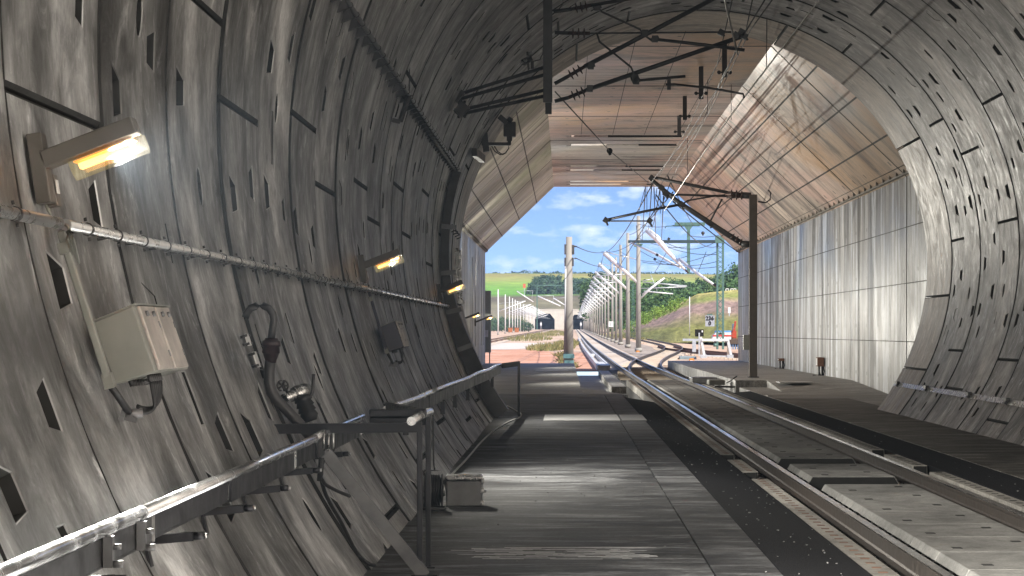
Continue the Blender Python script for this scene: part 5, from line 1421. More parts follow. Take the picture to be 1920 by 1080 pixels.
def trunk_mesh(name, seed, h, wd):
    r_ = random.Random(seed); mb = MB()
    mb.tube([(0, 0, -0.3), (0.02 * h, 0, h * 0.25), (0, 0.02 * h, h * 0.6), (0, 0, h * 0.85)], [0.035 * h, 0.026 * h, 0.016 * h, 0.006 * h], 7)
    for k in range(5):
        a = r_.uniform(0, 6.28); z0 = h * r_.uniform(0.25, 0.55); e = Vector((math.cos(a) * wd * 0.36, math.sin(a) * wd * 0.36, z0 + h * r_.uniform(0.15, 0.3)))
        mb.tube([(0, 0, z0), tuple(e * 0.5 + Vector((0, 0, z0 * 0.5))), tuple(e)], [0.014 * h, 0.009 * h, 0.004 * h], 5)
    me = bpy.data.meshes.new(name); me.from_pydata(mb.v, [], mb.f); me.materials.append(M['bark']); me.update(); return me
def make_tree(name, label, cat, group, seed, h, wd, mat, ncl, nl, ls, low=0.2):
    t_ = thing(name, label, cat, (0, 0, 0), group)
    for nm, me in (('crown', crown_mesh('crown', seed, h, wd, ncl, nl, ls, mat, low)), ('trunk', trunk_mesh('trunk', seed, h, wd))):
        o = bpy.data.objects.new(nm, me); col.objects.link(o); o.parent = t_
    return t_
rt = random.Random(21)
def forest(name, label, cat, group, spots, variants):
    protos = []
    for i, (x, y, z, s_) in enumerate(spots):
        k = i % len(variants)
        if i < len(variants):
            o = make_tree(name, label, cat, group, *variants[k]); protos.append(o)
        else:
            o = copy_tree(protos[k], None, label)
        o.location = (x, y, z); o.rotation_euler = (0, 0, rt.uniform(0, 6.28)); o.scale = (s_ * rt.uniform(.9, 1.15), s_ * rt.uniform(.9, 1.15), s_)
# wood behind the bank on the right: tops along a measured skyline
skyl = [(1108, 527), (1135, 508), (1160, 520), (1190, 532), (1215, 528), (1240, 530), (1265, 520), (1290, 531), (1310, 532), (1330, 517), (1350, 520), (1365, 508), (1385, 498), (1420, 490)]
spots = []
for row, (Y0, dpy) in enumerate(((1000, 0), (860, 8), (640, 24), (570, 42), (520, 58))):
    px = 1112 + row * 7
    px = max(px, (1108, 1128, 1170, 1195, 1215)[row])
    while px < (1420 if row < 4 else 1330):
        for (a, ya), (bq, yb) in zip(skyl, skyl[1:]):
            if a <= px <= bq:
                ty = ya + (yb - ya) * (px - a) / (bq - a)
        ty += dpy + rt.uniform(-5, 5)
        Y = Y0 + rt.uniform(-25, 25)
        ptop = P(px, ty, Y); h = 13.0 * rt.uniform(0.85, 1.15)
        gzv = gz(Y) - 0.3
        h2 = min(max(6, ptop.z - gzv), 15.5)
        spots.append((ptop.x, Y, ptop.z - h2, h2 / 10.0))
        px += rt.uniform(15, 24)
forest('tree', 'leafy green tree in the dark wood behind the grassy bank on the right', 'tree', 'trees in the wood on the right', spots,
       [(k, 10, 8.5, M['leaf'], 46, 34, 0.30, 0.08) for k in (31, 32, 33, 34)])
spots = []
for px, ty, s_ in ((1207, 592, 0.5), (1216, 588, 0.62), (1226, 584, .55), (1236, 581, .7), (1246, 577, .62), (1256, 572, .55), (1268, 567, .5), (1279, 561, .45), (1222, 596, .4), (1200, 600, .5), (1192, 605, .5), (1184, 608, .55), (1243, 590, .4)):
    Y = 470 - (px - 1190) * 1.0; p = P(px, ty, Y); spots.append((p.x, Y, p.z - 4.2 * s_, s_))
forest('shrub', 'bright green shrub growing along the upper edge of the right bank', 'shrub', 'shrubs on the right bank', spots, [(k, 5, 6, M['leaf2'], 30, 26, 0.2, 0.02) for k in (41, 42, 43)])
# copse on the far hill
spots = []
for i in range(46):
    px = rt.uniform(1003, 1118); Y = rt.uniform(1800, 1990); topy = 516 + 6 * abs(noise.noise(Vector((px * 0.06, 0, 0)))) + (6 if px > 1062 else 0) + (5 if px < 1010 else 0) + (Y < 1880) * rt.uniform(4, 14)
    p = P(px, topy, Y); h = 11.5; spots.append((p.x, Y, p.z - h, h / 10))
forest('tree', 'dark rounded tree in the copse on the green far hill above the portals', 'tree', 'copse trees on the far hill', spots, [(k, 10, 11, M['leaf3'], 26, 18, 0.62, 0.02) for k in (51, 52, 53)])
spots = []
for i in range(34):
    px = rt.uniform(908, 1000); Y = rt.uniform(900, 1300); ty = rt.uniform(592, 608); p = P(px, ty, Y); spots.append((p.x, Y, gz(Y) - .3, max(.3, (p.z - gz(Y)) / 10)))
forest('tree', 'low green tree behind the left row of masts', 'tree', 'trees behind the left masts', spots, [(k, 10, 10, M['leaf3'], 26, 18, 0.5, 0.02) for k in (61, 62)])
# hedge on the skyline: a far-off wood that reads as one line
r_ = random.Random(9); v = []; f = []
for i in range(3600):
    px = r_.uniform(880, 1420); Y = 2880 + r_.uniform(-30, 30); hgt = (3.2 + 4.0 * abs(noise.noise(Vector((px * 0.035, 4, 0))))) * (1.5 if 955 < px < 1010 else 1)
    x = (px - VX) * Y / FPX; z = terrain(x, Y) + r_.random() * hgt; s_ = r_.uniform(0.5, 1.1); o = len(v)
    a = r_.uniform(0, 3.14)
    v += [(x - s_ * math.cos(a), Y - s_ * math.sin(a), z), (x, Y, z - s_), (x + s_ * math.cos(a), Y + s_ * math.sin(a), z), (x, Y, z + s_)]; f.append((o, o + 1, o + 2, o + 3))
me = bpy.data.meshes.new('far_hedge'); me.from_pydata(v, [], f); me.materials.append(M['leaf3'])
ca = me.color_attributes.new('tone', 'FLOAT_COLOR', 'CORNER'); ca.data.foreach_set('color', [x for q in range(len(f) * 4) for x in (0.3, 0.3, 0.3, 1)])
o = bpy.data.objects.new('far_hedge', me); col.objects.link(o); tag(o, 'thin dark line of far hedges along the skyline', 'hedge', kind='stuff')
# dry grass tufts
def tufts(name, label, cells, n, hgt, seed):
    r_ = random.Random(seed); v = []; f = []; tn = []
    for i in range(n):
        cx, cy, rx, ry = r_.choice(cells); a = r_.uniform(0, 6.28); q = math.sqrt(r_.random()); x = cx + rx * q * math.cos(a); y = cy + ry * q * math.sin(a); z = gz(y) - 0.3
        hh = hgt * r_.uniform(0.4, 1.2) * (1 - 0.5 * q); an = r_.uniform(0, 6.28); dx, dy = math.cos(an) * 0.05, math.sin(an) * 0.05; lx, ly = r_.gauss(0, .16), r_.gauss(0, .16)
        o = len(v); v += [(x - dx, y - dy, z), (x + dx, y + dy, z), (x + lx + dx * .3, y + ly, z + hh), (x + lx - dx * .3, y + ly, z + hh * .95)]; f.append((o, o + 1, o + 2, o + 3)); tn += [r_.random()] * 4
    me = bpy.data.meshes.new(name); me.from_pydata(v, [], f); me.materials.append(M['drygrass'])
    ca = me.color_attributes.new('tone', 'FLOAT_COLOR', 'CORNER'); ca.data.foreach_set('color', [x for q in tn for x in (q, q, q, 1)])
    o = bpy.data.objects.new(name, me); col.objects.link(o); tag(o, label, 'grass', kind='stuff')
M['drygrass'] = leaf_mat('dry_grass', (0.10, 0.13, 0.04), (0.22, 0.2, 0.08), (0.34, 0.26, 0.12))
tufts('grass_tufts', 'green and brown grass tufts on the gravel left of the tall concrete mast', [(-1.9, 236, 1.6, 14), (-1.0, 242, 1.2, 12), (0.1, 250, 0.8, 10), (-0.2, 290, 1.0, 15), (0.9, 300, .6, 14)], 2600, 0.75, 1)
tufts('grass_tufts', 'sparse dry grass on the pale strip beside the foot of the tall concrete mast', [(0.0, 160, 0.5, 25), (0.3, 140, .35, 12), (-0.1, 190, .7, 20)], 700, 0.3, 2)
tufts('grass_tufts', 'dry verge grass along the far left track', [(-6, 420, 4, 60), (-5, 600, 4, 90), (-3.5, 900, 3, 160), (0, 700, 1.5, 150)], 2600, 0.9, 3)
tufts('grass_tufts', 'rough grass along the foot of the right bank', [(22, 330, 9, 20), (16, 390, 6, 20), (30, 290, 9, 18), (12, 470, 5, 40)], 3000, 0.8, 4)
# ================================================================ outside tracks
def brown_track(name, label, pts, mats):
    t_ = thing(name, label, 'track', (pts[0][0], pts[0][1], gz(pts[0][1]) - 0.25))
    # resample
    path = []
    n = len(pts)
    for i in range(n - 1):
        p0, p1, p2, p3 = [Vector((*pts[max(0, min(n - 1, j))], 0)) for j in (i - 1, i, i + 1, i + 2)]
        for k in range(10):
            u = k / 10; path.append(0.5 * ((2 * p1) + (p2 - p0) * u + (2 * p0 - 5 * p1 + 4 * p2 - p3) * u * u + (3 * p1 - p0 - 3 * p2 + p3) * u ** 3))
    path.append(Vector((*pts[-1], 0)))
    for s_ in (-0.75, 0.75):
        q = []
        for i, p in enumerate(path):
            d = (path[min(len(path) - 1, i + 1)] - path[max(0, i - 1)]).normalized(); nr = Vector((d.y, -d.x, 0)); w_ = p + nr * s_
            q.append((w_.x, w_.y, gz(w_.y) - 0.004))
        build('rail', rail_mb(q), mats, t_)
    mb = MB(); dist = 0
    for a, bq in zip(path, path[1:]):
        dist += (bq - a).length
        if dist > 0.62 and a.y < 420:
            dist = 0; d = (bq - a).normalized(); nr = Vector((d.y, -d.x, 0)); z = gz(a.y) - 0.235
            mb.bar(Vector((a.x, a.y, z)) - nr * 1.25, Vector((a.x, a.y, z)) + nr * 1.25, 0.26, 0.12)
    if mb.v: tag(build('sleepers', mb, M['slabtrack'], t_), kind='stuff')
    return t_
M['rail_worn'] = plain('worn_rail', (0.34, 0.27, 0.23), 0.4, 0.8, 0.2)
brown_track('branch_track', 'branch track curving right out of the main track beyond the hall', [(3.3, 98), (3.55, 115), (4.3, 138), (5.6, 162), (7.4, 190), (9.2, 222), (10.4, 260), (10.9, 320), (11.4, 420), (12.0, 600), (12.6, 900)], [M['rail_side'], M['rail_worn']])
brown_track('siding_track', 'rusty siding track ending at the white buffer stop', [(13.6, 136), (12.3, 156), (11.0, 178), (9.9, 202), (9.3, 226), (9.6, 250)], [M['rust'], M['rust']])
brown_track('left_track', 'distant track on the left leading to the left far portal', [(-9.9, 128), (-9.9, 300), (-9.6, 600), (-9.3, 1000), (-8.9, 1583)], [M['rust'], M['rail_worn']])
# ================================================================ masts outside
M['tube_white'] = plain('bright_galvanised_tube', (0.86, 0.86, 0.86), 0.35, 0.25, 0.05)
M['tube_grey'] = plain('grey_galvanised_tube', (0.55, 0.58, 0.6), 0.4, 0.4, 0.1)
def mast(x, y, h, tx, r0, label, group, rt_=0.10, side=-1, extra=True, mat=None, tw=0.10):
    z0 = gz(y) - 0.3
    t_ = thing('catenary_mast', label, 'mast', (x, y, z0), group)
    mb = MB(); mb.tube([(x, y, z0), (x, y, z0 + h)], [r0, r0 * 0.68], 14); build('mast_pole', mb, mat or M['mast_concrete'], t_)
    zr = gz(y)
    mb = MB(); mb.tube([(x, y, zr + 5.35), (tx - 0.1, y, zr + 7.9)], [tw * 0.75, tw], 8); build('cantilever_tube', mb, M['tube_white'], t_)
    mb = MB(); mb.tube([(x, y, zr + 7.3), (tx - 0.05, y, zr + 7.95)], 0.045, 6); build('top_tie', mb, M['tube_grey'], t_)
    mid = Vector((x, y, zr + 5.35)).lerp(Vector((tx, y, zr + 7.9)), 0.3)
    mb = MB(); mb.tube([mid, (tx + side * 0.9, y, zr + 5.95)], 0.05, 6); mb.tube([(tx + side * 0.7, y, zr + 5.9), (tx + 0.3, y, zr + 5.45)], 0.03, 6); build('registration_arm', mb, M['tube_grey'], t_)
    mb = MB(); insulator(mb, Vector((x, y, zr + 5.35)), Vector((x, y, zr + 5.35)).lerp(Vector((tx, y, zr + 7.9)), 0.18), 0.05, 0.12, 3); build('insulator', mb, M['ceramic'], t_)
    if extra:
        mb = MB(); mb.tube([(x, y, z0 + 0.05), (x, y, z0 + 0.35)], r0 * 1.35, 12); build('foot_collar', mb, M['mast_concrete'], t_)
    return t_
ysm = [215, 254, 292, 322, 352, 392, 432, 475, 520, 570, 620, 675, 730, 790, 850, 915, 980, 1050, 1120, 1200, 1290, 1400]
names = {215: 'tall pale concrete mast nearest in the right row, an orange marker at its foot', 254: 'second pale concrete mast from the front in the right row',
         292: 'third pale concrete mast from the front in the right row', 322: 'fourth mast from the front in the right row, slimmer than the third', 352: 'fifth mast in the right row carrying a small white number board'}
for y in ysm:
    tx = TC + tshift(y)
    mast(tx + 2.75, y, 11.2 if y < 300 else 10.6, tx, 0.23 if y < 300 else 0.19, names.get(y, 'slim distant mast with white cantilever in the long right row'), 'masts of the right row', tw=0.17 if y < 280 else 0.13)
for y in (634, 735, 790, 836, 880, 925, 980, 1060, 1150, 1250, 1400):
    tx = -9.6 + 0.0006 * (y - 600)
    mast(-16.3 - (0.6 if y > 700 else 0), y, 11.0, tx, 0.2, 'tallest white mast at the left end of the distant left row' if y == 634 else 'slim white mast in the distant left row', 'masts of the left row', side=1, mat=M['white_paint'], tw=0.12)
# lattice masts farther right in the row
for y in (455, 545, 640, 760, 900):
    x = TC + tshift(y) + 9.5 - 0.0035 * y; z0 = gz(y) - .3
    t_ = thing('lattice_mast', 'distant green lattice mast behind the right row of masts', 'mast', (x, y, z0), 'distant lattice masts')
    for dx in (-.22, .22):
        mb = MB(); mb.bar((x + dx, y, z0), (x + dx * .6, y, z0 + 9.5), 0.09, 0.09, (0, 1, 0)); build('leg', mb, M['green_steel'], t_)
    mb = MB()
    for k in range(12):
        s_ = 1 if k % 2 else -1; mb.bar((x - .22 * s_, y, z0 + .8 * k), (x + .22 * s_, y, z0 + .8 * k + .8), 0.05, 0.05, (0, 1, 0))
    build('lacing', mb, M['green_steel'], t_)
# mast with the cantilevers to the right (pole A carries them too)
Ya = 215
a_ = thing('mast_arms', 'pale tubular arms reaching right from the nearest mast of the right row', 'mast arms', P(1204, 545, Ya), None)
for q, r in (([(1199, 561), (1222, 540), (1246, 521)], .07), ([(1204, 552), (1240, 524)], .05), ([(1200, 541), (1286, 538)], .035), ([(1205, 529), (1288, 536)], .04), ([(1208, 546), (1262, 551)], .05), ([(1222, 523), (1204, 527)], .04), ([(1252, 541), (1256, 536), (1288, 537)], .03), ([(1220, 515), (1226, 530), (1232, 545)], .025)):
    rod('arm_tube', [(*p, Ya) for p in q], r, M['tube_white'] if r > .045 else M['tube_grey'], a_)
# ================================================================ the green portal frame with lattice mast
g = thing('lattice_mast', 'green lattice mast standing behind the white buffer stop', 'mast', P(1350, 652, 190))
for x in (1345.3, 1356):
    mb = MB(); mb.bar(P(x, 655, 190), P(x, 452, 190), 0.13, 0.13, (0, 1, 0)); mb.bar(P(x, 655, 190) + Vector((0, .4, 0)), P(x, 452, 190) + Vector((0, .4, 0)), 0.13, 0.13, (0, 1, 0)); build('leg', mb, M['green_steel'], g)
mb = MB(); py = 640; s_ = 0
while py > 462:
    d = 11.5 if py > 520 else 9
    xa, xb = (1345.3, 1356) if s_ else (1356, 1345.3)
    mb.bar(P(xa, py, 190), P(xb, py - d, 190), 0.04, 0.10, (0, 1, 0)); mb.bar(P(xb, py, 190.4), P(xa, py - d, 190.4), 0.04, 0.10, (0, 1, 0)); py -= d; s_ = 1 - s_
build('lacing', mb, M['green_steel'], g)
f_ = thing('portal_beam', 'long green steel beam spanning from the concrete mast to the lattice mast', 'beam', P(1280, 453, 200))
mb = MB(); mb.bar(P(1180, 453, 214.6), P(1352, 453, 190), 0.22, 0.24); build('beam', mb, M['green_steel'], f_)
mb = MB(); mb.prism([P(1186, 457, 213.5), P(1206, 457, 213.5), P(1202, 463, 213.5), P(1190, 463, 213.5)], (0, .3, 0)); mb.bar(P(1341, 449, 189.8), P(1358, 449, 189.8), 0.3, 0.5); build('seat_bracket', mb, M['green_steel'], f_)
dp = thing('drop_post', 'green T-shaped drop post on the long green beam', 'post', P(1291, 513, 199.5))
mb = MB(); mb.bar(P(1291, 424, 199.5), P(1291, 513, 199.5), 0.24, 0.24, (0, 1, 0)); mb.prism([P(1283, 424, 199.4), P(1299, 424, 199.4), P(1294, 431, 199.4), P(1288, 431, 199.4)], (0, .25, 0)); build('post', mb, M['green_steel'], dp)
mb = MB(); mb.bar(P(1265, 420, 199.5), P(1322, 420, 199.5), 0.25, 0.25); build('crosshead', mb, M['green_steel'], dp)
mb = MB(); mb.tube([P(1247, 428, 199.5), P(1249, 424, 199.5), P(1312, 423.5, 199.5)], 0.04, 6); build('support_tube', mb, M['green_steel'], dp)
w1 = thing('cantilever', 'thick brilliant white cantilever tubes slanting down across the green beam', 'cantilever', P(1250, 470, 199))
mb = MB(); mb.tube([P(1213, 431, 200), P(1232, 447, 199.6), P(1254, 474, 199.2), P(1284, 505, 198.6)], [0.22, 0.25, 0.16, 0.09], 10); build('tube', mb, M['tube_white'], w1)
mb = MB(); mb.tube([P(1274, 486, 196), P(1306, 511, 194), P(1340, 535, 191.5)], [0.12, 0.11, 0.09], 10); build('tube', mb, M['tube_white'], w1)
mb = MB(); mb.tube([P(1183, 455, 213), P(1232, 477, 208), P(1276, 502, 203)], [0.07, 0.10, 0.07], 10); build('tube', mb, M['tube_white'], w1)
mb = MB(); insulator(mb, P(1276, 497, 199), P(1291, 512, 199), .06, .13, 3); build('insulator', mb, M['ceramic'], w1); mb = MB(); insulator(mb, P(1338, 533, 191.4), P(1347, 537, 190.5), .06, .13, 3); build('insulator', mb, M['ceramic'], w1)
mb = MB()
for q in ((1232, 478), (1216, 431), (1228, 486), (1254, 448)):
    mb = MB(); mb.box(P(*q, 205), (.2, .2, .2), Matrix.Rotation(.6, 3, 'Y')); build('clamp', mb, M['dark_steel'], w1)
# long white tubes of the distant left portals
for i, (x0, y0, x1, y1, Y) in enumerate(((969, 546, 1000, 566, 520), (1008, 555, 1051, 574, 420), (1038, 559, 1062, 574, 500))):
    mb = MB(); mb.tube([P(x0, y0, Y), P(x1, y1, Y)], 0.10, 8); t_ = thing('cantilever', '%s of the three white slanting tubes above the left far portal' % ('leftmost', 'middle', 'rightmost')[i], 'cantilever', P(x0, y0, Y)); build('tube', mb, M['tube_white'], t_)
    mb = MB(); mb.tube([P(x0, y0, Y), P(x0 + 30, y0 - 1, Y)], 0.035, 6); mb.tube([P(x0 + 30, y0 - 1, Y), P(x0 + 28, y1 - 2, Y)], 0.03, 6); build('tie', mb, M['tube_grey'], t_)
t_ = thing('signal_gantry', 'thin green mast with a long horizontal arm before the left far portal', 'gantry', P(1007, 610, 700))
mb = MB(); mb.bar(P(1007, 618, 700), P(1007, 533, 700), 0.25, 0.25, (0, 1, 0)); build('post', mb, M['green_steel'], t_)
mb = MB(); mb.bar(P(1003, 535, 700), P(1054, 535, 700), 0.25, 0.25); build('arm', mb, M['green_steel'], t_)
# ================================================================ tall concrete mast at the end of the hall
Ym = 132.0
cm = thing('concrete_mast', 'tall round concrete mast standing at the left end of the hall floor', 'mast', (P(1066, 0, Ym).x, Ym, -0.3))
mb = MB(); p = P(1067, 444, Ym); mb.tube([(p.x - 0.03, Ym, -0.35), p], [0.27, 0.155], 18); build('mast_pole', mb, M['mast_concrete'], cm)
mb = MB(); mb.tube([P(1061, 690, Ym - .1), P(1060.5, 500, Ym - .1)], 0.05, 8); build('conduit', mb, M['white_paint'], cm)
for q in (((1058, 458), (1063, 477)), ((1072, 459), (1077, 477)), ((1058, 483), (1062, 499)), ((1072, 483), (1076, 499))):
    mb = MB(); mb.span(P(*q[0], Ym - .1), P(*q[1], Ym - .1) + Vector((0, .3, 0))); build('bracket_box', mb, M['grey_steel'], cm, bevel=.01)
mb = MB(); mb.tube([P(1077, 462, Ym), P(1081, 462, Ym)], .05, 6); mb.tube([P(1077, 485, Ym), P(1080, 484, Ym)], .05, 6); build('eye_bolt', mb, M['grey_steel'], cm)
mb = MB(); mb.span(P(1056, 664, Ym - .3), P(1077, 672, Ym - .3) + Vector((0, .25, 0))); mb.span(P(1058, 676, Ym - .35), P(1076, 690, Ym - .35) + Vector((0, .3, 0))); build('base_clamp', mb, plain('teal_bracket', (0.10, 0.22, 0.24), .6), cm, bevel=.01)
# grey cabinet leaf at the end of the left wall
gc = thing('grey_cabinet', 'tall grey green cabinet standing at the outer end of the left hall wall', 'cabinet', (P(914, 0, 125).x, 125.2, 0.0))
mb = MB(); mb.span(P(907, 545, 124.6), P(920, 661, 124.6) + Vector((0, 0.7, 0))); build('casing', mb, plain('olive_cabinet_paint', (0.34, 0.35, 0.30), .5, 0, .1), gc, bevel=.01)
mb = MB(); mb.span(P(907, 619, 124.3), P(915, 632, 124.3) + Vector((0, .25, 0))); build('small_box', mb, M['white_paint'], gc, bevel=.01)
mb = MB(); mb.span(P(907.4, 661, 124.7), P(909, 676, 124.7) + Vector((0, .1, 0))); mb.span(P(917, 661, 124.7), P(919, 684, 124.7) + Vector((0, .1, 0))); build('foot', mb, M['cabinet'], gc)
# ================================================================ buffer stop, signs and machines on the right
bs = thing('buffer_stop', 'white steel buffer stop at the end of the rusty siding', 'buffer stop', P(1342, 668, 166))
Yb = 166
for x0, x1 in ((1313.5, 1321), (1363.5, 1371)):
    mb = MB(); mb.bar(P(x0, 632, Yb), P(x1, 668, Yb), 0.16, 0.18, (0, 1, 0)); build('raking_leg', mb, M['cover'], bs, bevel=.01)
    mb = MB(); mb.bar(P(x0 + 2, 636, Yb + .3), P(x1 - 6, 670, Yb + 2.4), 0.14, 0.14); mb.bar(P(x1 - 8, 668, Yb), P(x1 + 4, 668, Yb), 0.3, 0.2); build('back_strut', mb, M['tube_grey'], bs)
mb = MB(); mb.bar(P(1315, 637.5, Yb - .05), P(1366, 637.5, Yb - .05), 0.2, 0.16); build('buffer_beam', mb, M['cover'], bs, bevel=.01)
mb = MB(); mb.bar(P(1319, 667, Yb), P(1369, 668.5, Yb), 0.12, 0.10); build('foot_beam', mb, M['tube_grey'], bs)
mb = MB(); mb.tube([P(1341, 644, Yb - .1), P(1341, 650, Yb - .1)], .12, 8); build('centre_pad', mb, M['green_steel'], bs)
bd = thing('black_board', 'black signal board with a small white mark behind the buffer stop', 'signal board', P(1311, 640, 172))
mb = MB(); mb.span(P(1303, 617.5, 172), P(1319.5, 631, 172) + Vector((0, .05, 0))); build('board', mb, M['black'], bd)
mb = MB(); mb.span(P(1315.6, 619.6, 171.96), P(1318, 623, 171.96) + Vector((0, .03, 0))); build('white_mark', mb, M['white_paint'], bd)
mb = MB(); mb.bar(P(1311, 624, 171.9), P(1311, 668, 171.9), 0.09, 0.09, (0, 1, 0)); build('post', mb, M['tube_grey'], bd)
gb = thing('guard_rail', 'short grey horizontal guard bar on a post left of the buffer stop', 'guard rail', P(1301, 656, 180))
mb = MB(); mb.bar(P(1280, 637, 180), P(1312, 637.5, 180), 0.12, 0.16); build('bar', mb, M['tube_grey'], gb)
mb = MB(); mb.bar(P(1301.5, 639, 180), P(1301.5, 660, 180), 0.25, 0.2, (0, 1, 0)); build('post', mb, M['tube_grey'], gb)
sg = thing('kilometre_sign', 'grey kilometre board reading 236 over 0 on the lattice mast', 'sign', P(1331, 612, 189.6))
mb = MB(); mb.span(P(1322.5, 591.5, 189.6), P(1339.8, 612, 189.6) + Vector((0, .03, 0))); build('board', mb, plain('sign_grey', (0.36, 0.38, 0.42), .6), sg)
mb = MB(); mb.span(P(1326, 589, 189.7), P(1336, 591.3, 189.7) + Vector((0, .03, 0))); mb.bar(P(1339, 609, 189.7), P(1346, 609.5, 189.9), .05, .05); build('holder', mb, M['green_steel'], sg)
def text(txt, px, py, Y, hpx, parent, name='lettering'):
    cu = bpy.data.curves.new(name, 'FONT'); cu.body = txt; cu.align_x = 'CENTER'; cu.align_y = 'CENTER'; cu.size = hpx * Y / FPX * 1.42; cu.extrude = 0.004; cu.offset = 0.012
    o = bpy.data.objects.new(name, cu); me = bpy.data.meshes.new_from_object(o); bpy.data.objects.remove(o)
    o = bpy.data.objects.new(name, me); me.materials.append(M['black']); col.objects.link(o); o.parent = parent; o.location = P(px, py, Y) - Vector(parent.location); o.rotation_euler = (R_(90), 0, 0)
    return o
text('236', 1331, 597, 189.57, 7.2, sg); text('0', 1331, 606.3, 189.57, 7.2, sg)
sw = thing('white_post', 'slim white post with a black foot on the green bank', 'post', P(1293, 633, 320))
mb = MB(); mb.tube([P(1293, 628, 320), P(1293, 556, 320)], 0.055, 8); build('post', mb, M['white_paint'], sw)
mb = MB(); mb.tube([P(1293, 640, 320), P(1293, 627, 320)], 0.10, 8); build('foot', mb, M['black'], sw)
wb = thing('white_board', 'small white board high on the right bank', 'board', P(1368, 590, 300))
mb = MB(); mb.span(P(1365, 576, 300), P(1370, 587, 300) + Vector((0, .1, 0))); build('board', mb, M['white_paint'], wb); mb = MB(); mb.bar(P(1367.5, 587, 300), P(1367.5, 600, 300), .1, .1, (0, 1, 0)); build('post', mb, M['tube_grey'], wb)
wf = thing('white_fence', 'low white three-bay rail fence on top of the right bank', 'fence', P(1368, 549, 345))
for x in (1361, 1366, 1370, 1375, 1380):
    mb = MB(); mb.bar(P(x, 549, 345), P(x, 541, 345), 0.09, 0.09, (0, 1, 0)); build('post', mb, M['white_paint'], wf)
mb = MB()
for xa in (1361, 1370, 1375): mb.bar(P(xa, 541.5, 345), P(xa + 5, 541.5, 345), 0.09, 0.1)
build('rail', mb, M['white_paint'], wf)
# vehicle and excavator beyond
Yv = 262
vn = thing('works_van', 'white works van with a blue roof and red stripe behind the lattice mast', 'van', P(1352, 640, Yv))
mb = MB(); z0 = P(0, 641, Yv).z; a, bq = P(1336, 623, Yv), P(1371, 640, Yv)
mb.prism([(a.x, Yv, z0 + .0), (bq.x, Yv, z0), (bq.x, Yv, a.z), (a.x + .35, Yv, a.z), (a.x, Yv, a.z - .4)], (0, 1.9, 0)); build('body', mb, M['white_paint'], vn, bevel=.05)
mb = MB(); mb.span((a.x + .3, Yv - .02, a.z - .02), (bq.x, Yv + 1.9, a.z + .16)); build('roof', mb, plain('blue_paint', (0.12, 0.32, 0.6), .5), vn, bevel=.04)
mb = MB(); mb.span((a.x + .02, Yv - .03, a.z - .42), (bq.x, Yv - .005, a.z - .26)); build('stripe', mb, plain('red_paint', (0.5, 0.05, 0.04), .5), vn)
mb = MB(); mb.span((a.x + .4, Yv - .03, a.z - .22), (a.x + 1.2, Yv - .006, a.z - .06)); build('window', mb, M['black'], vn)
for wx in (a.x + .35, bq.x - .4):
    mb = MB(); mb.tube([(wx, Yv - .05, z0), (wx, Yv + .18, z0)], .22, 14); build('wheel', mb, M['rubber'], vn)
ex = thing('excavator', 'small red excavator with raised arm beside the hall wall', 'excavator', P(1378, 642, Yv + 4))
red = plain('red_machine_paint', (0.42, 0.06, 0.03), .5); Ye = Yv + 4
mb = MB(); mb.span(P(1371, 620, Ye), P(1381, 634, Ye) + Vector((0, 1.4, 0))); build('body', mb, red, ex, bevel=.05)
mb = MB(); mb.bar(P(1373, 632, Ye - .2), P(1377, 616, Ye - .2), .25, .25, (0, 1, 0)); mb.bar(P(1377, 617, Ye - .2), P(1379, 602, Ye - .2), .2, .22, (0, 1, 0)); build('arm', mb, red, ex, bevel=.03)
mb = MB(); mb.span(P(1373, 607, Ye + .3), P(1376.5, 620, Ye + .3) + Vector((0, .8, 0))); build('cab', mb, plain('cab_glass', (0.15, 0.2, 0.24), .2), ex, bevel=.03)
mb = MB(); mb.span(P(1366, 634, Ye), P(1386, 641, Ye) + Vector((0, 1.6, 0))); build('tracks', mb, M['rust'], ex, bevel=.06)
tr2 = thing('trailer', 'dark low trailer on blue stands beside the hall wall', 'trailer', P(1376, 654, 215))
mb = MB(); mb.span(P(1369, 636.5, 215), P(1390, 645, 215) + Vector((0, 1.2, 0))); build('bed', mb, plain('dark_timber', (0.09, 0.065, 0.05), .8), tr2)
for k in range(4):
    mb = MB(); mb.bar(P(1370 + 4.5 * k, 645, 215.1), P(1370 + 4.5 * k, 655, 215.1), .1, .1, (0, 1, 0)); build('leg', mb, plain('blue_steel', (0.12, 0.2, 0.34), .5), tr2)
